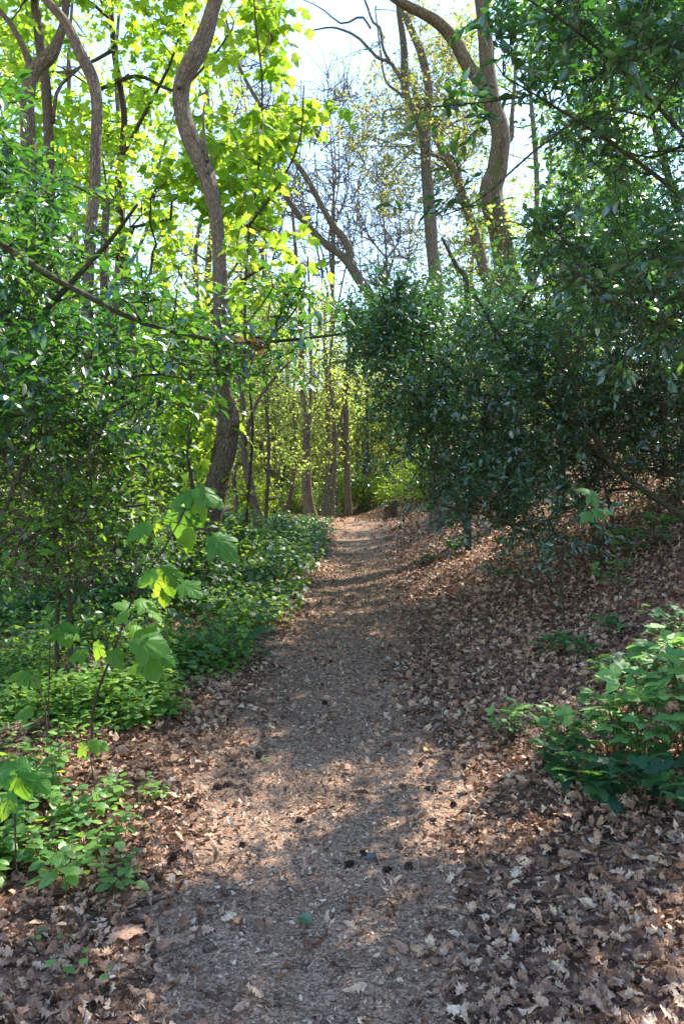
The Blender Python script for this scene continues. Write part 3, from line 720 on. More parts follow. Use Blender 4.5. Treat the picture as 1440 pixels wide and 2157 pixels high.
for lab, px, d, poly in (("lacy understorey sapling tree with pale leaves left of the path crest", 560, 17, [(470, 640), (600, 600), (640, 760), (620, 960), (520, 1010), (470, 860)]),
                      ("thin leafy tree in front of the trunks at the path crest", 700, 25, [(600, 640), (760, 680), (770, 860), (700, 980), (610, 960)])):
    slim("understorey_tree", lab, [(px, 1100, 10), (px + 6, 930, 8), (px - 5, 780, 6), (px + 8, 640, 3)], d, vol(poly, d - 2, d + 3, 85, clump=.3), M_BARK, kw=dict(ntw=4, tl=.6, nl=5, size=.10, tw_r=.004, flat=1.2), mat=M_PALE)
slim("dark_slanting_tree", "slim dark stem slanting right in front of the flared base tree", [(600, 1100, 12), (612, 1040, 10), (620, 985, 10), (622, 930, 8), (618, 850, 6), (624, 740, 4)], 25, vol([(570, 700), (660, 720), (640, 900), (560, 880)], 23, 27, 40), M_BARK)

# a dark ivy covered stub of a trunk in the left undergrowth
a = limb([(236, 1070, 38), (238, 980, 36), (234, 900, 34), (236, 820, 30), (226, 700, 24), (220, 560, 18), (225, 420, 14)], 9.2, to_ground=True)
root = tree("ivy_clad_tree", "dark ivy covered trunk standing in the left undergrowth", "tree", [a], M_BARK)
w = MB(); tube1(w, a); w.build("trunk", M_BARK, root)
n = 1500; k = RNG.integers(0, int(len(a) * .72), n); th = RNG.uniform(0, 6.283, n)
o = np.stack([np.cos(th), np.sin(th), RNG.normal(0, .15, n)], -1)
lm = MB(); leaves(lm, IVY, a[k, :3] + o * (a[k, 3] + RNG.uniform(0, .09, n))[:, None] + RNG.normal(0, .04, (n, 3)), o * .4 + np.array([0, 0, -.9]) + RNG.normal(0, .4, (n, 3)), o + np.array([0, 0, .4]), RNG.uniform(.04, .075, n), RNG.uniform(0, .7, n))
lm.build("ivy", M_IVY, root)

# ------------------------------------------------------------------ hollies
def holly(name, label, stems, targets, mat=M_HOLLY, tm=HOLLY, kw=None, twig=M_TWIG, lift=.1, thick=.009, passes=(.04, .2, 1.0), extra_wood=None, cat="holly"):
    b = stems[0][0, :3].copy(); b[2] = float(gz(b[0], b[1]))
    root = empty(name, b, label, cat)
    w = MB(); lm = MB()
    for l in stems: tube1(w, l, 9, .06)
    P, R, D = wood(stems, targets, lift=lift, thick=thick, passes=passes)
    tubes(w, P, R, 5)
    sprays(w, lm, tm, P, D, **(kw or {}))
    if extra_wood is not None:
        P2, R2, D2 = wood(stems, extra_wood, lift=0, thick=.006); tubes(w, P2, R2, 5); sprays(w, None, tm, P2, D2, ntw=4, tl=.4, tw_r=.0025)
    w.build("stem", twig, root); lm.build("foliage", mat, root)
    return root

HKW = dict(ntw=4, tl=.26, nl=7, size=.07, droop=.12, flat=1.15)
s1 = limb([(-170, 1250, 34), (-130, 1000, 28), (-60, 760, 22), (-40, 480, 15), (-60, 250, 9)], 5.6, 5.2, to_ground=True)
s2 = limb([(-70, 800, 16), (60, 690, 13), (220, 520, 10), (290, 430, 6)], 5.4, 5)
s3 = limb([(-60, 480, 14), (20, 525, 15), (60, 550, 15), (110, 585, 14), (180, 620, 13), (270, 668, 11), (370, 700, 9), (470, 718, 8), (560, 720, 7), (640, 713, 6), (716, 704, 5)], 5.2, 4.8)
s4 = limb([(560, 720, 5), (610, 668, 4), (640, 615, 3), (643, 555, 2)], 4.8, 4.7)
s5 = limb([(470, 718, 4), (520, 680, 4), (560, 630, 3), (575, 600, 3), (560, 560, 2)], 4.9, 4.6)
s6 = limb([(-100, 900, 12), (120, 840, 8), (300, 790, 6), (400, 800, 4)], 5.3, 5)
poly = [(-260, 120), (-20, 230), (80, 340), (200, 420), (290, 480), (350, 590), (430, 660), (440, 760), (400, 850), (300, 930), (200, 960), (60, 930), (-260, 1000)]
tg = np.concatenate([vol(poly, 4.6, 7.2, 520, clump=.16), vol([(-200, 330), (60, 400), (170, 600), (240, 760), (100, 850), (-200, 850)], 4.8, 6.2, 150), vol([(430, 690), (620, 690), (600, 760), (440, 840)], 4.6, 5.2, 14), vol([(540, 590), (650, 600), (640, 680), (560, 690)], 4.6, 4.9, 5)])
HL = holly("holly_tree", "large glossy holly filling the left side, one long branch reaching over the path", [s1, s2, s3, s4, s5, s6], tg, M_HOLLY_LIT, kw=dict(HKW, ntw=3, nl=7, size=.080), lift=.05)
n = 16; q = at(RNG.uniform(490, 565, n), RNG.uniform(700, 735, n), 4.8)
dm = MB(); leaves(dm, OAKS[2], q, RNG.normal(0, .4, (n, 3)) + np.array([0, 0, -1]), RNG.normal(0, 1, (n, 3)), RNG.uniform(.05, .09, n), RNG.uniform(.85, 1, n))
tag(dm.build("dead_leaves", M_LITTER, HL), "withered red brown leaves caught on the branch")

s1 = limb([(-60, 1240, 12), (0, 1140, 10), (60, 1105, 9), (130, 1080, 8), (250, 1068, 7), (310, 1062, 6), (345, 1048, 4)], 4.9, 5.3, to_ground=True)
s2 = limb([(180, 1076, 8), (205, 1055, 8), (235, 1040, 5), (290, 1000, 3)], 5.0, 5.3)
s3 = limb([(-30, 1180, 12), (40, 1000, 9), (90, 900, 6), (120, 830, 4)], 5, 5.4)
s4 = limb([(60, 1105, 8), (30, 1180, 7), (90, 1230, 5), (180, 1240, 3)], 4.9, 5.2)
poly = [(-200, 900), (150, 880), (330, 950), (400, 1060), (380, 1160), (240, 1230), (-200, 1250)]
holly("twiggy_holly", "low straggling holly with many bare pale twigs at the left edge", [s1, s2, s3, s4], vol(poly, 5.4, 7, 150, clump=.15), M_HOLLY_LIT, kw=dict(HKW, ntw=3, nl=6, size=.06), twig=M_TWIG_DRY,
      extra_wood=vol([(-150, 930), (270, 950), (260, 1200), (-150, 1250)], 4.5, 5.6, 28))
s1 = limb([(340, 1110, 22), (350, 950, 18), (330, 800, 12), (340, 720, 6)], 13, to_ground=True)
s2 = limb([(120, 1100, 22), (100, 950, 18), (130, 800, 12), (160, 740, 6)], 12, to_ground=True)
poly = [(-200, 760), (200, 800), (420, 820), (450, 950), (440, 1090), (-200, 1110)]
holly("shaded_holly", "dark holly thicket in the shade behind the ivy covered trunk", [s1, s2], vol(poly, 10.5, 14, 230, clump=.3), M_HOLLY, HOLLY_FAR, kw=dict(HKW, ntw=4, tl=.4, nl=8, size=.085))

for lab, px, d, poly, n in (("sunlit leafy shrub filling the undergrowth below the left holly", 150, 6.0, [(-200, 840), (180, 850), (300, 930), (330, 1080), (240, 1170), (-200, 1190)], 190),
                        ("bright green leafy shrub around the foot of the S bent trunk", 400, 9.2, [(250, 1000), (360, 960), (420, 1050), (540, 1080), (560, 1130), (470, 1160), (270, 1150)], 110)):
    s1 = limb([(px, 1130, 12), (px + 8, 1040, 9), (px - 6, 950, 6), (px + 6, 880, 3)], d, to_ground=True); s2 = limb([(px - 30, 1140, 9), (px - 70, 1030, 7), (px - 100, 930, 4)], d, to_ground=True)
    holly("leafy_shrub", lab, [s1, s2], vol(poly, d - 1.3, d + 1.3, n, clump=.18), M_ARCH_PLAIN, SMALL, kw=dict(HKW, ntw=4, tl=.3, nl=6, size=.065, flat=1.2), cat="shrub")
# right: the near tall holly, the mid one along the path and the low sprays
s1 = limb([(1640, 1240, 50), (1620, 900, 44), (1580, 600, 36), (1540, 350, 30), (1530, 100, 24), (1500, -200, 18)], 5.0, 4.8, to_ground=True)
s2 = limb([(1570, 560, 14), (1440, 420, 10), (1300, 310, 7), (1160, 220, 5), (1060, 160, 3)], 4.9, 4.2)
s3 = limb([(1540, 400, 12), (1370, 210, 8), (1220, 70, 6), (1080, -20, 3)], 4.8, 4.2)
s4 = limb([(1600, 720, 10), (1440, 700, 8), (1290, 640, 8), (1200, 560, 5)], 4.9, 4.6)
s5 = limb([(1200, 260, 6), (1110, 330, 5), (1010, 420, 4), (930, 455, 3)], 4.4, 4.2)
s6 = limb([(1120, 200, 5), (1020, 215, 4), (940, 222, 3), (880, 228, 2)], 4.3, 4.1)
poly = [(1150, -350), (1110, 10), (1150, 110), (1150, 210), (1195, 290), (1195, 380), (1220, 500), (1260, 640), (1330, 760), (1430, 830), (1700, 880), (1700, -350)]
tg = np.concatenate([vol(poly, 3.9, 6.6, 430, clump=.12), vol([(1150, -100), (1700, -100), (1700, 750), (1330, 680), (1200, 420)], 4, 6.2, 150, clump=.12),
                     vol([(1030, 0), (1090, 10), (1090, 110), (1050, 130)], 3.9, 4.4, 6), vol([(920, 205), (1060, 195), (1060, 250), (950, 240)], 4.1, 4.3, 4), at([905, 940, 985], [450, 440, 330], 4.2), vol([(1110, 400), (1210, 480), (1270, 700), (1170, 720), (1090, 580)], 4.7, 6.0, 22, clump=.12)])  # last clump of sprays added to block sun from the near path
holly("tall_holly", "tall dark holly overhanging from the upper right with large bluish glossy leaves", [s1, s2, s3, s4, s5, s6], tg, M_HOLLY, kw=dict(HKW, ntw=3, tl=.25, size=.074, nl=9), lift=.03)
s1 = limb([(1500, 1130, 34), (1440, 1090, 16), (1380, 1050, 15), (1320, 1008, 13), (1262, 960, 12), (1205, 905, 10), (1160, 855, 9), (1100, 780, 8), (1040, 690, 8), (1000, 620, 5)], 7.6, 8.4, to_ground=True)
s2 = limb([(1290, 985, 16), (1240, 905, 13), (1180, 880, 11), (1110, 850, 9), (1020, 830, 6), (900, 800, 4)], 7.8, 8.2)
s3 = limb([(1250, 1100, 14), (1170, 1000, 12), (1080, 900, 10), (980, 800, 9), (860, 720, 5)], 8.5, 8.8, to_ground=True)
s4 = limb([(1400, 1000, 10), (1392, 800, 8), (1350, 650, 6), (1300, 540, 4)], 8.6, 8.8)
s5 = limb([(1130, 1000, 12), (1050, 980, 9), (960, 990, 6), (900, 1040, 4)], 8.3, 7.8)
poly = [(765, 720), (775, 640), (810, 680), (835, 640), (880, 680), (925, 635), (990, 690), (1050, 650), (1110, 625), (1200, 620), (1250, 500), (1560, 480), (1560, 820), (1400, 850), (1280, 900), (1200, 960), (1130, 1010), (1040, 1000), (980, 1060), (925, 1040), (890, 1000), (870, 960), (840, 960), (850, 890), (800, 900), (815, 820), (775, 790)]
tg = np.concatenate([vol(poly, 7.2, 10.8, 980, clump=.16), vol([(1180, 760), (1560, 700), (1560, 1040), (1400, 1030), (1150, 1040)], 8.4, 11.5, 620, clump=.22), vol([(720, 660), (760, 640), (800, 700), (780, 740)], 8, 9, 10, clump=.15), vol([(745, 690), (810, 620), (900, 585), (880, 700), (860, 850), (800, 820)], 8, 9.6, 120, clump=.15), vol([(850, 840), (1000, 820), (1010, 1060), (905, 1040)], 7.8, 10, 130, clump=.15)])
holly("broad_holly", "broad dense holly bush spreading over the right edge of the path", [s1, s2, s3, s4, s5], tg, M_HOLLY, kw=dict(HKW, ntw=4, tl=.32, nl=8, size=.068), lift=.05,
      extra_wood=vol([(1180, 780), (1450, 780), (1450, 1040), (1200, 1030)], 7.6, 9.5, 90))
s1 = limb([(1180, 1130, 6), (1100, 1110, 6), (1010, 1080, 7), (930, 1065, 4)], 7.3, 7.0, to_ground=True)
s2 = limb([(1090, 1120, 8), (1110, 1060, 6), (1060, 1030, 4)], 7.3, 7.2)
poly = [(900, 1050), (980, 1020), (1130, 1020), (1190, 1060), (1130, 1140), (1040, 1120), (930, 1090)]
holly("low_holly", "low bluish green holly sprays sweeping down to the leaf litter right of the path", [s1, s2], vol(poly, 6.6, 8.4, 115, clump=.2), M_HOLLY, kw=dict(HKW, ntw=3, tl=.25, nl=7, size=.065))
s1 = limb([(985, 640, 14), (960, 560, 10), (930, 500, 5)], 13, to_ground=True)
s2 = limb([(1180, 700, 20), (1160, 560, 14), (1130, 470, 7)], 13, to_ground=True)
holly("far_holly", "paler holly crown on the bank between the mossy trunks and the near hollies", [s1, s2], vol([(800, 660), (930, 600), (1080, 560), (1140, 440), (1400, 420), (1400, 760), (820, 760)], 11.5, 14.5, 260, clump=.3), M_HOLLY_LIT, HOLLY_FAR, kw=dict(HKW, ntw=4, tl=.4, nl=8, size=.085))
s1 = limb([(1500, 900, 24), (1470, 600, 20), (1400, 350, 15), (1330, 80, 10), (1300, -80, 6)], 10.5, to_ground=True)
s2 = limb([(1465, 560, 12), (1480, 400, 10), (1500, 200, 8), (1520, 0, 5)], 10.5)
s3 = limb([(1440, 480, 10), (1300, 380, 7), (1190, 300, 4)], 10.5)
holly("upper_holly", "tall dense holly filling in behind the near overhanging one at the right", [s1, s2, s3], vol([(1170, 330), (1190, 60), (1180, -80), (1300, -200), (1700, -200), (1700, 720), (1260, 640), (1190, 520)], 8.8, 12.2, 700, clump=.25), M_HOLLY, kw=dict(HKW, ntw=4, tl=.36, nl=8, size=.085))
s1 = limb([(760, 1085, 12), (765, 1000, 9), (775, 930, 5)], 30, to_ground=True)
s2 = limb([(580, 1085, 12), (590, 1030, 9), (600, 980, 5)], 31, to_ground=True)
holly("hollow_holly", "grey green holly in the hollow past the end of the path", [s1, s2], np.concatenate([vol([(720, 1000), (800, 940), (850, 1000), (820, 1085), (715, 1090)], 28, 33, 60), vol([(520, 1010), (700, 1000), (720, 1090), (520, 1100)], 29, 33, 60)]), M_HOLLY, HOLLY_FAR, kw=dict(HKW, ntw=4, tl=.7, nl=8, size=.13))
s1 = limb([(900, 1070, 10), (890, 1030, 8), (880, 980, 4)], 24, to_ground=True)
holly("lime_bush", "low yellow green bush glowing beside the stump", [s1], vol([(800, 1040), (850, 980), (930, 940), (960, 1050), (880, 1060)], 22.5, 27, 120), M_SYC, SMALL, kw=dict(HKW, ntw=4, tl=.45, nl=7, size=.08, flat=1.2), cat="bush")

# ------------------------------------------------------------------ far wood: repeats
def proto_far(kind, h, spread, n, mat, bark, size):
    rg = np.random.default_rng(kind + 70)
    root = empty("far_tree", (0, 0, 0), None, "tree", "thin trees of the far wood")
    pts = [[0, 0, -.3, .16]]; x = yv = 0
    for z in np.linspace(.1, .95, 7) * h:
        x += rg.normal(0, .22); yv += rg.normal(0, .22); pts.append([x, yv, z, .12 * (1 - .8 * z / h) + .015])
    L = [smooth_line(np.array(pts), 26)]
    for q in range(4):
        s = L[0][rg.integers(9, 20)]; a = rg.uniform(0, 6.28); ln = rg.uniform(1.5, 3.2)
        L.append(smooth_line(np.array([[*s[:3], s[3] * .6], [s[0] + math.cos(a) * ln * .4, s[1] + math.sin(a) * ln * .4, s[2] + ln * .5, s[3] * .45], [s[0] + math.cos(a) * ln * .7, s[1] + math.sin(a) * ln * .7, s[2] + ln * 1.1, .012]]), 9))
    w = MB(); lm = MB()
    for l in L: tube1(w, l, 7, .06)
    tg = ball((x * .6, yv * .6, h * .55), (spread, spread, h * .44), n, rg, .1)
    P, R, D = wood(L, tg, rg, passes=(.12, .4, 1), rmin=.008, K=5)
    tubes(w, P, R, 4); sprays(w, lm, SMALL, P, D, ntw=4, tl=.7, nl=5, size=size, tw_r=.006, rng=rg, flat=.8)
    w.build("trunk", bark, root); lm.build("crown", mat, root)
    return root

protos = [proto_far(0, 11, 2.2, 190, M_PALE, M_BARK_GREY, .125), proto_far(1, 9, 2.4, 200, M_SYC, M_BARK, .13), proto_far(2, 12, 2.0, 120, M_PALE, M_BARK_R, .12), proto_far(3, 6, 1.9, 220, M_PALE, M_BARK, .12)]
def proto_bush(seed, mat):
    rg = np.random.default_rng(seed); root = empty("far_bush", (0, 0, 0), None, "bush")
    L = [smooth_line(np.array([[0, 0, -.2, .03], [rg.normal(0, .2), rg.normal(0, .2), .6, .025], [rg.normal(0, .5), rg.normal(0, .5), 1.5, .015]]), 8) for _ in range(4)]
    w = MB(); lm = MB()
    for l in L: tube1(w, l, 6, .05)
    P, R_, D = wood(L, ball((0, 0, 1.3), (1.7, 1.7, 1.35), 170, rg, .1), rg, K=5, rmin=.006)
    tubes(w, P, R_, 4); sprays(w, lm, SMALL, P, D, ntw=4, tl=.5, nl=6, size=.11, rng=rg, tw_r=.005)
    w.build("stem", M_BARK, root); lm.build("foliage", mat, root)
    return root
BU = [proto_bush(31, M_PALE), proto_bush(32, M_SYC), proto_bush(33, M_PALE)]
rgb = np.random.default_rng(17); bs = set(); bpos = []
for _ in range(900):
    if len(bpos) >= 50: break
    d = rgb.uniform(24, 66); px = rgb.uniform(-200, 1000) if len(bpos) % 3 else rgb.uniform(430, 880)
    X = (px - CX) * d / F
    if any((X - a) ** 2 + (d - b) ** 2 < 5.5 for a, b in bpos) or abs(X - path_x(d)) < 1.6 and d < 30: continue
    bpos.append((X, d)); k = int(rgb.integers(0, 3))
    o = BU[k] if k not in bs else copy_tree(BU[k]); bs.add(k)
    o.location = (X, d, float(gz(X, d)) - .05); sc = rgb.uniform(.7, 1.3) * (.62 if 430 < px < 880 else 1); o.scale = (sc, sc, sc * rgb.uniform(.8, 1.2)); o.rotation_euler = (0, 0, rgb.uniform(0, 6.28))
    o["label"] = "bright green leafy bush in the far wood" if k == 1 else "yellow green leafy bush in the far wood"; o["group"] = "bright green bushes of the far wood" if k == 1 else "yellow green bushes of the far wood"
used = set()
FAR_LABEL = ["slender grey tree with pale spring leaves in the far wood", "green leaved thin tree in the far wood", "thin brown tree with sparse yellow leaves in the far wood", "short bushy yellow green tree in the far wood"]
rg = np.random.default_rng(5)
spots = []
for i in range(1500):
    if len(spots) >= 92: break
    d = rg.uniform(24, 78); px = rg.uniform(-260, 1300); X = (px - CX) * d / F
    if d < 30 and 500 < px < 980: continue
    if any((X - a) ** 2 + (d - b) ** 2 < (1.6 + .02 * d) ** 2 for a, b, *_ in spots): continue
    spots.append((X, d, px))
for q in range(16):
    d = rg.uniform(29, 60); px = rg.uniform(480, 880)
    if all((X - (px - CX) * d / F) ** 2 + (d - b) ** 2 > .5 for X, b, _ in spots): spots.append(((px - CX) * d / F, d, px))
for X, d, px in spots:
    gap = 590 < px < 860
    k = [3, 0, 2][int(rg.integers(0, 3))] if gap else int(rg.integers(0, 4))
    if not gap and px > 860 and k == 1: k = 0
    p = protos[k]; o = p if k not in used else copy_tree(p); used.add(k)
    o["label"] = FAR_LABEL[k]; o["group"] = ["slender grey trees of the far wood", "green thin trees of the far wood", "brown thin trees of the far wood", "bushy yellow green trees of the far wood"][k]
    z = float(gz(X, d)); sc = rg.uniform(.8, 1.25)
    if gap: sc = min(sc, max(.45, (CAMZ + (CY - rg.uniform(620, 720)) * d / F - z) / (6.2 if k == 3 else 11.5)))
    o.location = (X, d, z - .05); o.scale = (sc, sc, sc); o.rotation_euler = (0, 0, rg.uniform(0, 6.28))

# ------------------------------------------------------------------ ground cover
def cover(mb, tm, base, nodes=3, h=(.08, .25), size=(.035, .06), rng=RNG, stem=None, pair=2, droop=.15, tone=(0, 1)):
    n = len(base); H = rng.uniform(*h, n); lean = rng.normal(0, .25, (n, 2))
    top = base + np.stack([lean[:, 0] * H, lean[:, 1] * H, H], -1)
    if stem is not None: tubes(stem, np.stack([base - np.array([0, 0, .02]), (base + top) / 2 + rng.normal(0, .01, base.shape), top], 1), np.tile([.0022, .0018, .0012], (n, 1)), 4, rng=rng)
    tn = rng.uniform(*tone, n)
    a0 = rng.uniform(0, 6.28, n)
    for k in range(nodes):
        f = 1 - .3 * k; p = base + (top - base) * f
        for s in range(pair):
            a = a0 + k * 1.57 + s * 6.283 / pair + rng.normal(0, .25, n)
            d = np.stack([np.cos(a), np.sin(a), rng.normal(-droop + .15 * (k == 0), .25, n)], -1)
            nm = np.stack([-np.cos(a) * .2, -np.sin(a) * .2, np.ones(n)], -1) + rng.normal(0, .2, (n, 3))
            sz = rng.uniform(*size, n) * (.75 + .2 * k)
            leaves(mb, tm, p + d * .012, d, nm, sz, np.clip(tn * .6 + rng.uniform(0, .4, n), 0, 1), rng=rng)

def patch(poly, n, rng=RNG):
    q = poly_px(poly, n, rng)
    p = ground_at(q[:, 0], q[:, 1])
    p[:, :2] += rng.normal(0, .10, (n, 2)) * (p[:, 1:2] / 5); p[:, 2] = gz(p[:, 0], p[:, 1])
    dn = np.sin(p[:, 0] * 3.1 + p[:, 1] * 1.2) * np.sin(p[:, 1] * 2.3 - p[:, 0]) + .6 * np.sin(p[:, 0] * 7.1 - p[:, 1] * 5) * np.sin(p[:, 1] * 6.3)
    p = p[dn > rng.uniform(-.55, .6, n)]
    return p[np.abs(p[:, 0] - path_x(p[:, 1])) > .55]

ar = MB(); st = MB()
b = patch([(-100, 1430), (150, 1390), (420, 1390), (430, 1450), (330, 1520), (120, 1530), (-100, 1560)], 2600)
cover(ar, NETTLE, b, 3, (.08, .24), (.05, .085), stem=st, tone=(.25, 1))
b = patch([(-100, 1260), (250, 1220), (480, 1200), (640, 1230), (610, 1320), (500, 1400), (350, 1430), (-100, 1450)], 1900)
cover(ar, NETTLE_LITE, b, 3, (.08, .36), (.04, .10), stem=st)
b = patch([(-200, 1130), (300, 1150), (500, 1130), (660, 1140), (650, 1240), (-200, 1290)], 2300)
cover(ar, NETTLE_LITE, b, 3, (.12, .5), (.05, .11), stem=None)
b = patch([(200, 1420), (470, 1400), (540, 1390), (460, 1470), (350, 1540), (100, 1580)], 420)
cover(ar, NETTLE, b, 2, (.05, .14), (.04, .06), stem=st)
ac = tag(ar.build("ground_cover", M_ARCH), "mass of leafy yellow archangel carpeting the ground left of the path", "ground cover", None, "stuff")
st.build("stem", M_GSTEM, ac)

n = 900; q = poly_px([(-100, 1240), (560, 1220), (640, 1260), (560, 1400), (380, 1450), (-100, 1470)], n); p = ground_at(q[:, 0], q[:, 1]); p[:, 2] += RNG.uniform(.03, .3, n)
a = RNG.uniform(0, 6.28, n); vx = MB()
leaves(vx, IVY, p, np.stack([np.cos(a), np.sin(a), RNG.normal(-.3, .3, n)], -1), RNG.normal(0, .4, (n, 3)) + np.array([0, -.2, 1]), RNG.uniform(.05, .11, n), np.clip(RNG.beta(2, 3, n), 0, 1))
iv = vx; stv = MB()
n = 6200; y = RNG.uniform(8.5, 20.5, n); u = RNG.uniform(0, 1, n) ** .8
x = path_x(y) - .66 - .12 * np.sin(y * 3) - .1 * np.sin(y * 7.3 + 1) - RNG.exponential(.06, n) - u * 3.2
hh = np.clip((.34 + .62 * np.exp(-((y - 11.4) / 3.0) ** 2)) * np.minimum(1, .12 + u * 2.6) * (.7 + .3 * np.sin(x * 2.3 + y * 1.4) + .25 * np.sin(x * 5.1 - y * 2.9)), .1, 1)
f = RNG.uniform(.35, 1, n) ** .5
pos = np.stack([x, y, gz(x, y) + hh * f], -1)
a = RNG.uniform(0, 6.28, n * 3); pos = np.repeat(pos, 3, 0) + RNG.normal(0, .05, (n * 3, 3))
d = np.stack([np.cos(a), np.sin(a), RNG.normal(-.45, .3, n * 3)], -1)
leaves(iv, IVY, pos, d, RNG.normal(0, .4, (n * 3, 3)) + np.array([0, -.25, 1]), RNG.uniform(.05, .1, n * 3), np.clip(RNG.beta(2, 2.6, n * 3), 0, 1))
k = RNG.integers(0, n, 700); pp = pos[k * 3]; g = pp.copy(); g[:, 2] = gz(g[:, 0], g[:, 1]) - .02; g[:, :2] += RNG.normal(0, .15, (700, 2))
tubes(stv, np.stack([g, (g + pp) / 2 + RNG.normal(0, .04, g.shape), pp], 1), np.tile([.004, .003, .002], (700, 1)), 4)
ic = tag(iv.build("ivy_cover", M_IVY), "dark mound of ivy leaves along the left edge of the path", "ivy", None, "stuff")
stv.build("stem", M_TWIG, ic)

# individual archangel plants close to the camera
def small_plant(seed, n, spread, h, size, name, tm, lmat, smat, nodes=3, pair=2):
    rg = np.random.default_rng(seed)
    root = empty(name, (0, 0, 0), None, "plant")
    base = np.concatenate([rg.normal(0, spread, (n, 2)), np.zeros((n, 1))], 1)
    m = MB(); s = MB(); cover(m, tm, base, nodes, h, size, rg, s, pair)
    for q in base: tubes(s, np.array([[[0, 0, -.012], q * .5 + [0, 0, -.008], q + [0, 0, .004]]]), np.full((1, 3), .003), 4, rng=rg)
    m.build("foliage", lmat, root); s.build("stem", smat, root)
    return root
ap = [small_plant(1, 9, .085, (.1, .26), (.055, .09), "archangel_plant", NETTLE, M_ARCH, M_GSTEM), small_plant(2, 8, .08, (.08, .18), (.055, .085), "archangel_plant", NETTLE, M_ARCH, M_GSTEM, 2), small_plant(3, 1, .01, (.04, .07), (.035, .05), "seedling", NETTLE, M_ARCH, M_GSTEM, 1)]
def put(px, py, k, sc, lab, grp, seen=set()):
    o = ap[k] if k not in seen else copy_tree(ap[k]); seen.add(k)
    p = ground_at(px, py)[0]; o.location = p; o.scale = (sc,) * 3; o.rotation_euler = (0, 0, RNG.uniform(0, 6.28))
    o["label"] = lab
    if grp: o["group"] = grp
    return o
for px, py, k, sc in [(-40, 1720, 0, 1.1), (30, 1750, 0, 1), (90, 1700, 0, 1), (150, 1760, 0, .9), (60, 1810, 1, 1.1), (200, 1740, 1, 1), (10, 1840, 0, 1), (120, 1830, 1, 1), (-60, 1830, 0, 1.1), (230, 1700, 1, .9), (180, 1810, 1, .9), (-30, 1900, 1, 1),
                      (-30, 1640, 0, 1), (40, 1660, 0, 1.1), (110, 1640, 1, 1), (-80, 1780, 0, 1.2), (250, 1790, 1, .8)]:
    put(px, py, k, sc, "silver marked archangel in the leafy clump at lower left", "archangel plants of the lower left clump")
put(130, 1895, 1, 1.15, "bright green archangel rosette at the front of the lower left clump", None)
put(265, 1880, 1, .8, "small archangel with reddish litter behind, right of the front rosette", None)
put(320, 1690, 1, .7, "isolated little archangel out in the litter near the sunlit patch", None)
for px, py, sc in [(100, 2120, 1.6), (150, 2075, 1.3), (200, 2100, 1.1), (110, 2010, 1.2), (150, 2000, 1), (320, 1760, .9), (240, 1650, 1)]:
    put(px, py, 2, sc, "tiny two leaved seedling in the brown litter at lower left", "seedlings in the litter at lower left")

# sycamore saplings on the left
def sapling(label, stem_pts, d0, d1, lvs, mat=M_SAP, to_ground=True, name="sycamore_sapling"):
    s = limb(stem_pts, d0, d1, to_ground=to_ground)
    b = s[0, :3].copy(); b[2] = float(gz(b[0], b[1]))
    root = empty(name, b, label, "sapling")
    s[:, 3] *= .72
    w = MB(); tube1(w, s, 7, .03)
    m = MB()
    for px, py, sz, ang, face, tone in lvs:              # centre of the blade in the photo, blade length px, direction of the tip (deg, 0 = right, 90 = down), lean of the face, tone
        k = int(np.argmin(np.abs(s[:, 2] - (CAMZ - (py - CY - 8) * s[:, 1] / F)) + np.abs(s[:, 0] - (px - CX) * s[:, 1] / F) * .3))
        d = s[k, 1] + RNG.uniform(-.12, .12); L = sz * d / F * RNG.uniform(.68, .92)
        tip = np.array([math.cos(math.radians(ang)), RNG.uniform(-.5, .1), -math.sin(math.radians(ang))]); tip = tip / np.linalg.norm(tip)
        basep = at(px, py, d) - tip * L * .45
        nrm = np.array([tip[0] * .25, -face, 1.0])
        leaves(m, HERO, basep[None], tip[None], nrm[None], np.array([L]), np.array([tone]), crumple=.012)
        mid = (s[k, :3] + basep) / 2 + np.array([0, 0, .01])
        tubes(w, np.stack([s[k, :3], mid, basep])[None], np.array([[.0022, .0018, .0015]]), 5)
    w.build("stem", M_STEM, root); m.build("foliage", mat, root)
    return root
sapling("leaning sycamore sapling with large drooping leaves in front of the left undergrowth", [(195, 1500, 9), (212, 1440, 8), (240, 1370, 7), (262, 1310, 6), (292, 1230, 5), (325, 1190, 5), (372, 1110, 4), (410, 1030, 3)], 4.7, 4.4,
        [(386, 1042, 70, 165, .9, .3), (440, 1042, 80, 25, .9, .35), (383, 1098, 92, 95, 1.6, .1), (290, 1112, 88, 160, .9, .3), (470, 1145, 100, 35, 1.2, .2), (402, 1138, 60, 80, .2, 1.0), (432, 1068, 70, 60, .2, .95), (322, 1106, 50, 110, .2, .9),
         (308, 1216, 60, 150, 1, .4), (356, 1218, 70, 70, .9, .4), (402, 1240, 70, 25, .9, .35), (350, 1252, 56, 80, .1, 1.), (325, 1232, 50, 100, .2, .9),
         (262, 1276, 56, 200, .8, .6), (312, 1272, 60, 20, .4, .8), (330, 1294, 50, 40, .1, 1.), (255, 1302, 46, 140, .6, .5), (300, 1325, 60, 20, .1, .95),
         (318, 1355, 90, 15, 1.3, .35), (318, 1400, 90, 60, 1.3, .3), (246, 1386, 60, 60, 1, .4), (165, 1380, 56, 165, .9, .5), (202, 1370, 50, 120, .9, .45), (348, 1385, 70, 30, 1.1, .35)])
sapling("small sycamore sapling with a yellowing leaf pair left of the leaning one", [(103, 1480, 4), (105, 1400, 4), (106, 1335, 3)], 4.9, 4.9, [(136, 1336, 60, 60, 1.2, .3), (152, 1330, 56, 30, .3, .8), (104, 1336, 32, 180, .3, 1.), (85, 1350, 34, 150, .6, .7)])
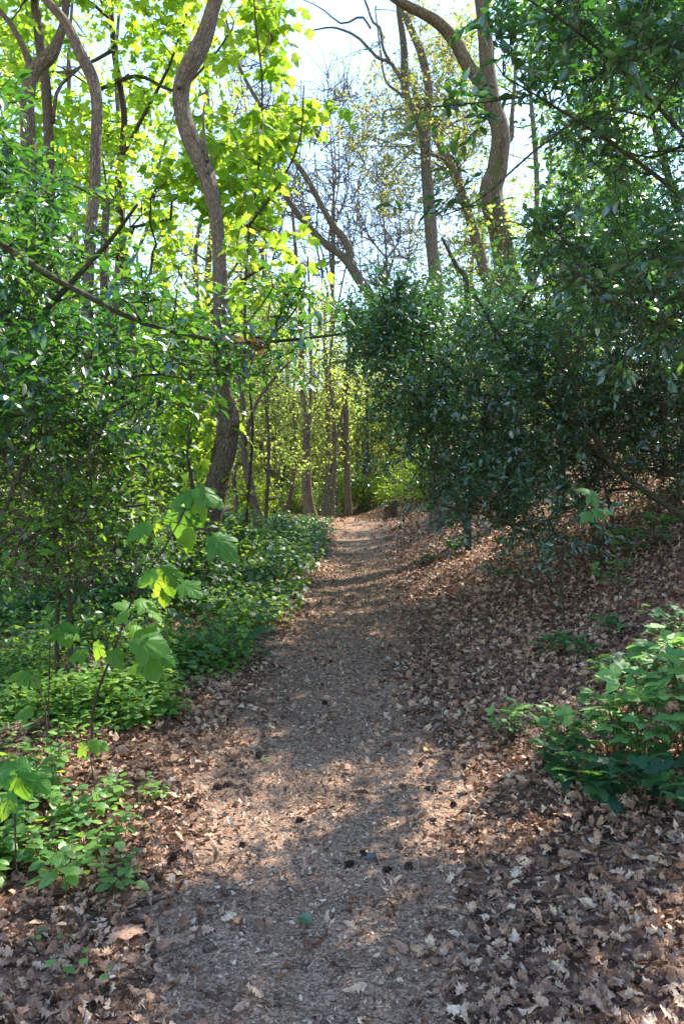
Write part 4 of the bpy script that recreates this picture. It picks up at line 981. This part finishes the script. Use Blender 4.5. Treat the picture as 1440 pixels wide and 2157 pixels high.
sapling("sycamore sapling with flat spread leaves at the left edge", [(100, 1560, 5), (94, 1480, 4), (70, 1425, 3)], 4.5, 4.5, [(45, 1418, 56, 190, .5, .8), (70, 1428, 46, 40, 1, .5), (50, 1500, 60, 175, .9, .4)])
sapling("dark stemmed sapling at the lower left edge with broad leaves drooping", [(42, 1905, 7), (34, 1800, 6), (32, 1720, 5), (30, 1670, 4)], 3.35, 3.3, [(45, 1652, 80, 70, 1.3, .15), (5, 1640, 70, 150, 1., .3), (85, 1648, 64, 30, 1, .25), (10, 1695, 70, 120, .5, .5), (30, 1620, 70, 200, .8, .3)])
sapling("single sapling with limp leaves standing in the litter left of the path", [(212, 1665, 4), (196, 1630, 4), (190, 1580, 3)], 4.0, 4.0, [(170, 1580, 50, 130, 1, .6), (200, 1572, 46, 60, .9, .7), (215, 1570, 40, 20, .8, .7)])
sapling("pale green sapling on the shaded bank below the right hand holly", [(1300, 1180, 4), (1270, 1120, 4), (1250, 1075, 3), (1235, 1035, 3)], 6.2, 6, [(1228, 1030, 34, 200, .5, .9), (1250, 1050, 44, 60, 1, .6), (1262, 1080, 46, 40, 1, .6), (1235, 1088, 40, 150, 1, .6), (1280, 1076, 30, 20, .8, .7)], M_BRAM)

# brambles on the right
def bramble_proto(seed, n, spread, h, size, tone):
    rg = np.random.default_rng(seed)
    root = empty("bramble", (0, 0, 0), None, "bramble", None)
    m = MB(); w = MB()
    a = rg.uniform(0, 6.28, n); out = rg.uniform(.3, 1, n) * spread; H = rg.uniform(*h, n)
    P = []
    for k in range(n):
        o = np.array([math.cos(a[k]), math.sin(a[k])]) * out[k]
        P.append([[o[0] * .1, o[1] * .1, -.02], [o[0] * .3, o[1] * .3, H[k] * .5], [o[0] * .6, o[1] * .6, H[k] * .9], [o[0] * .85, o[1] * .85, H[k]], [o[0] * 1.1, o[1] * 1.1, H[k] * .93]])
    P = np.array(P) + rg.normal(0, .012, (n, 5, 3)); tubes(w, P, np.tile([.0035, .003, .0026, .002, .0015], (n, 1)), 5, rng=rg)
    for k in range(n):
        for f in np.linspace(.25, 1, rg.integers(5, 8)):
            q = f * 4; i = min(int(q), 3); p = P[k, i] + (P[k, i + 1] - P[k, i]) * (q - i)
            an = rg.uniform(0, 6.28); d = np.array([math.cos(an), math.sin(an), rg.uniform(-.3, .45)])
            e = p + d * .04; tubes(w, np.stack([p, (p + e) / 2, e])[None], np.full((1, 3), .0012), 4, rng=rg)
            leaves(m, BRAMBLE, e[None], d[None], (np.array([0, 0, 1.]) + rg.normal(0, .3, 3))[None], np.array([rg.uniform(*size) * (1.1 if f < .9 else .7)]), np.array([np.clip(rg.uniform(*tone) + .25 * (f - .6), 0, 1)]), rng=rg)
    w.build("stem", M_GSTEM, root); m.build("foliage", M_BRAM, root)
    return root
BP = [bramble_proto(1, 9, .28, (.22, .42), (.09, .13), (.35, .95)), bramble_proto(2, 7, .30, (.10, .22), (.10, .14), (0, .45)), bramble_proto(3, 6, .16, (.15, .30), (.07, .10), (.4, .95)), bramble_proto(4, 4, .12, (.05, .14), (.06, .09), (.2, .7))]
bseen = set()
for px, py, k, sc, lab in [(1360, 1650, 0, 1.15, "tall pale green bramble in the middle of the clump at the right edge"), (1450, 1600, 0, 1.3, "tall bramble at the right edge cut by the frame"), (1300, 1620, 0, .9, "pale bramble on the path side of the right edge clump"),
                           (1250, 1690, 1, .9, "dark leaved bramble trailing low at the front of the right clump"), (1370, 1715, 1, 1.1, "dark broad leaved bramble lowest at the right edge"), (1150, 1610, 2, 1., "small bramble nearest the path with pale toothed leaves"),
                           (1080, 1560, 2, .75, "smallest bramble sprig at the path side tip of the clump"), (1200, 1600, 2, .9, "bramble between the small path side sprigs and the big clump"), (1330, 1500, 2, 1.1, "bramble rising behind the big right hand clump"), (1430, 1490, 0, 1.0, "bramble behind the right edge clump in half shade"),
                           (1210, 1655, 1, .7, "dark bramble shoot hugging the litter below the pale sprigs"), (1290, 1440, 1, .8, "bluish bramble patch uphill of the right clump"), (1160, 1385, 3, 1.1, "little bramble sprig in the litter uphill of the clump"), (1225, 1392, 3, 1., "bluish bramble sprig beside the little uphill one"),
                           (1300, 1250, 2, 1.1, "pale bramble shoot on the bank under the holly"), (1320, 1180, 2, 1.2, "upper bramble shoot on the bank beneath the leaning holly stem"), (1290, 1345, 3, 1., "tiny bramble sprig midway up the bank"), (1065, 1225, 3, .9, "lone green sprig in the litter below the low holly sprays"),
                           (1400, 1360, 2, .9, "bramble sprig at the right edge of the bank"), (1390, 1160, 2, 1.3, "shaded bramble at the right edge beside the holly stem"), (890, 1190, 3, 1.3, "low bramble trail at the right edge of the path"), (960, 1170, 3, 1.5, "low bramble trail under the holly sprays by the path")]:
    o = BP[k] if k not in bseen else copy_tree(BP[k]); bseen.add(k)
    o.location = ground_at(px, py)[0]; o.scale = (sc,) * 3; o.rotation_euler = (0, 0, RNG.uniform(0, 6.28)); o["label"] = lab

# ------------------------------------------------------------------ stump, cones, sticks, stray leaves, stone
p0 = ground_at(822, 1096)[0]
rg = np.random.default_rng(9)
root = empty("tree_stump", p0, "short sawn tree stump on the right side of the path crest", "stump")
S, K = 40, 14; th = np.linspace(0, 2 * np.pi, S, endpoint=False); zz = np.linspace(-.12, .43, K)
prof = np.interp(zz, [-.12, 0, .12, .43], [.25, .22, .175, .165])
rr = prof[:, None] * (1 + .09 * np.sin(3 * th + 1) + .05 * np.sin(7 * th) + .03 * np.sin(13 * th + 2))[None]
v = np.stack([rr * np.cos(th), rr * np.sin(th), np.broadcast_to(zz[:, None], rr.shape) + (zz[:, None] > .33) * (.07 * np.cos(th + .6) + .05 * np.cos(2 * th + 1))[None]], -1) + p0
idx = np.arange(S * K).reshape(K, S); q = np.stack([idx[:-1], np.roll(idx[:-1], -1, 1), np.roll(idx[1:], -1, 1), idx[1:]], -1).reshape(-1)
mb = MB(); mb.add(v.reshape(-1, 3), q, np.full((K - 1) * S, 4), 0., (v - p0).reshape(-1, 3)); mb.build("bark", bark_mat("rotting stump bark", (.03, .016, .009), (.25, .13, .07)), root)
rim = v[-1] - np.array([0, 0, .003]); ring2 = p0 + (rim - p0) * np.array([.55, .55, 1]); ce = rim.mean(0) - np.array([0, 0, .01])
vv = np.concatenate([rim, ring2, ce[None]]); k = np.arange(S); kn = (k + 1) % S
m, nt, out = new_mat("sawn wood")
rgp = nt.nodes.new("ShaderNodeTexWave"); rgp.wave_type = 'RINGS'; rgp.rings_direction = 'Z'; rgp.inputs["Scale"].default_value = 14; rgp.inputs["Distortion"].default_value = 2.5
nt.links.new(attr(nt, "loc").outputs["Vector"], rgp.inputs["Vector"])
p = nt.nodes.new("ShaderNodeBsdfPrincipled"); p.inputs["Roughness"].default_value = .85
nt.links.new(ramp(nt, [(0, (.13, .08, .045)), (1, (.32, .22, .13))], rgp.outputs["Fac"]), p.inputs["Base Color"]); nt.links.new(p.outputs[0], out.inputs[0])
mb = MB(); mb.add(vv, np.concatenate([np.stack([k, kn, S + kn, S + k], 1).reshape(-1), np.stack([S + k, S + kn, np.full(S, 2 * S)], 1).reshape(-1)]), np.concatenate([np.full(S, 4), np.full(S, 3)]), 0., vv - p0)
mb.build("cut_face", m, root)

m, nt, out = new_mat("cone scale")
p = nt.nodes.new("ShaderNodeBsdfPrincipled"); p.inputs["Roughness"].default_value = .8
nt.links.new(ramp(nt, [(0, (.035, .020, .013)), (1, (.19, .11, .07))], attr(nt, "rnd").outputs["Fac"]), p.inputs["Base Color"]); nt.links.new(p.outputs[0], out.inputs[0])
n = 78; f = np.linspace(0, 1, n); th = np.arange(n) * 2.39996
r = .45 * np.sin(np.pi * (.12 + .83 * f)) ** .8
axis_p = np.stack([np.zeros(n), np.zeros(n), f], -1); o = np.stack([np.cos(th), np.sin(th), np.full(n, .35)], -1)
mb = MB(); leaves(mb, strip_leaf([0, .6, 1], [.12, .34, .18], fold=-.15, bend=-.25), axis_p + o * .02, o, np.array([0, 0, 1.]) + o * -.2, r * 1.05, RNG.uniform(0, 1, n))
tubes(mb, np.array([[[0, 0, .0], [0, 0, .35], [0, 0, .7], [0, 0, 1]]]), np.array([[.10, .22, .18, .04]]), 8, rnd=np.array([0.]))
cone0 = mb.build("pine_cone", m)
tag(cone0, None, "pine cone", "pine cones on the path")
first = True
for px, py in [(565, 1520), (603, 1519), (680, 1448), (470, 1668), (492, 1660), (508, 1785), (368, 1815), (430, 2015), (690, 1490), (893, 1672), (848, 1800), (825, 1840), (880, 1620), (762, 1800), (1010, 1995), (1140, 2000), (980, 1625), (930, 1545), (470, 1520), (590, 2130), (820, 1365),
               (1000, 1440), (745, 1830), (640, 1740), (860, 1830), (905, 1740), (1150, 1800), (1200, 1880), (735, 1575), (760, 1555), (812, 1420), (700, 1400), (950, 1700), (400, 1700), (540, 1600)]:
    c = cone0 if first else cone0.copy()
    if not first: COL.objects.link(c)
    first = False
    q = ground_at(px, py)[0]; s = RNG.uniform(.034, .052)
    c.location = (q[0], q[1], q[2] + s * .24 + .006); c.scale = (s,) * 3; c.rotation_euler = (RNG.uniform(1.3, 1.8), 0, RNG.uniform(0, 6.28))
    c["label"] = "dark open pine cone lying among the leaf litter"; c["group"] = "pine cones on the path"

def stick(label, pts, w, mat=M_TWIG_DRY, forks=(), name="stick", group=None):
    def rows(pp, w0, w1):
        a = np.array(pp, float); g = ground_at(a[:, 0], a[:, 1]); r = np.linspace(w0, w1, len(a)); d = g[:, 1]
        g[:, 2] += .022 + RNG.uniform(-.004, .012, len(a))
        return smooth_line(np.concatenate([g, r[:, None]], 1), max(6, 4 * len(a)))
    mb = MB(); tube1(mb, rows(pts, w, w * .55), 7, .1)
    for fk in forks: tube1(mb, rows(fk, w * .6, w * .3), 6, .1)
    return tag(mb.build(name, mat), label, "stick", group)
stick("long forked fallen branch in the litter at lower right", [(1170, 1745), (1240, 1775), (1330, 1805), (1450, 1830)], .009, M_BARK, [[(1240, 1775), (1330, 1750), (1420, 1735)], [(1330, 1805), (1400, 1795), (1450, 1790)]])
stick("pale bare bramble stem arching over the litter at lower left", [(60, 1935), (110, 1900), (152, 1895), (170, 1960), (182, 2030), (190, 2150)], .004)
stick("thin curved twig on the path below the sunlit leaf", [(340, 2035), (380, 2010), (440, 2000)], .004)
stick("straw coloured twig standing in the litter at the bottom edge", [(1100, 2085), (1106, 2130), (1112, 2175)], .005)
stick("straight twig lying across the path edge in mid shade", [(870, 2015), (835, 1990), (800, 1985)], .003)
rg = np.random.default_rng(77)
for i in range(46):
    py = 1180 + 950 * rg.random() ** 1.1; px = rg.uniform(420, 1150) + (py - 1500) * .05; a = rg.uniform(-.5, .5) + (3.14 if rg.random() < .5 else 0); L = rg.uniform(25, 95) * (.35 + (py - 1100) / 1000)
    stick("thin dry twig among the leaf litter of the path", [(px, py), (px + L * .5 * math.cos(a), py + L * .25 * math.sin(a) + rg.normal(0, 2)), (px + L * math.cos(a), py + L * .5 * math.sin(a))], rg.uniform(.0016, .0035), [M_TWIG_DRY, M_BARK][int(rg.integers(2))], group="thin dry twigs on the path")

def loose(label, px, py, size, tm, mat, rnd, ang, tilt=.2, name="fallen_leaf"):
    q = ground_at(px, py)[0]; mb = MB()
    d = np.array([math.cos(ang), math.sin(ang), .1]); nm = np.array([RNG.normal(0, tilt), -.35, 1.])
    leaves(mb, tm, (q + np.array([0, 0, .035]))[None] - d * size * .5, d[None], nm[None], np.array([size]), np.array([rnd]))
    return tag(mb.build(name, mat), label, "leaf")
loose("fresh green holly leaf fallen on the path beside the sunlit strip", 563, 1611, .07, HOLLY, M_HOLLY_LIT, .8, .4)
loose("twisted green leaf on the bare path near the bottom", 640, 1957, .09, HOLLY, M_HOLLY_LIT, .6, 2.4)
loose("yellow leaf lying on the path", 897, 1589, .05, NETTLE, leaf_mat("yellow leaf", [(0, (.42, .32, .02)), (1, (.55, .42, .03))], [(0, (.6, .5, .05)), (1, (.6, .5, .05))]), .5, 1.)
loose("large reddish brown leaf in the litter at lower left", 275, 1980, .13, SYC, M_LITTER, .97, 1.2)
loose("pale tan leaf glowing in the sun patch near the bottom", 482, 1950, .075, OAKS[3], M_LITTER, .88, .8)
loose("tan curled oak leaf beside the sun patch", 425, 1972, .09, OAKS[1], M_LITTER, .75, .1)
loose("pale lobed leaf on the path at the bottom edge", 748, 2110, .08, OAKS[4], M_LITTER, .78, .3)
q = ground_at(782, 1822)[0]; mb = MB()
vv = unit(RNG.normal(0, 1, (60, 3)))
import bmesh
bm = bmesh.new(); bmesh.ops.create_icosphere(bm, subdivisions=2, radius=1)
for v_ in bm.verts:
    n_ = v_.co.normalized(); v_.co = Vector((n_.x * .034, n_.y * .026, n_.z * .030)) * (1 + .22 * math.sin(4 * n_.x + 2) * math.sin(5 * n_.z + n_.y * 3))
me = bpy.data.meshes.new("stone"); bm.to_mesh(me); bm.free()
so_scale = .75
m, nt, out = new_mat("flint")
p = nt.nodes.new("ShaderNodeBsdfPrincipled"); p.inputs["Roughness"].default_value = .5
nt.links.new(ramp(nt, [(.4, (.03, .03, .035)), (.7, (.12, .12, .13))], noise(nt, None, 30).outputs[0]), p.inputs["Base Color"]); nt.links.new(p.outputs[0], out.inputs[0])
me.materials.append(m); so = bpy.data.objects.new("stone", me); COL.objects.link(so); so.scale = (so_scale,) * 3; so.location = (q[0], q[1], q[2] + .018)
tag(so, "small dark grey flint stone on the path", "stone")

for o in bpy.data.objects:
    if "org" in o: del o["org"]
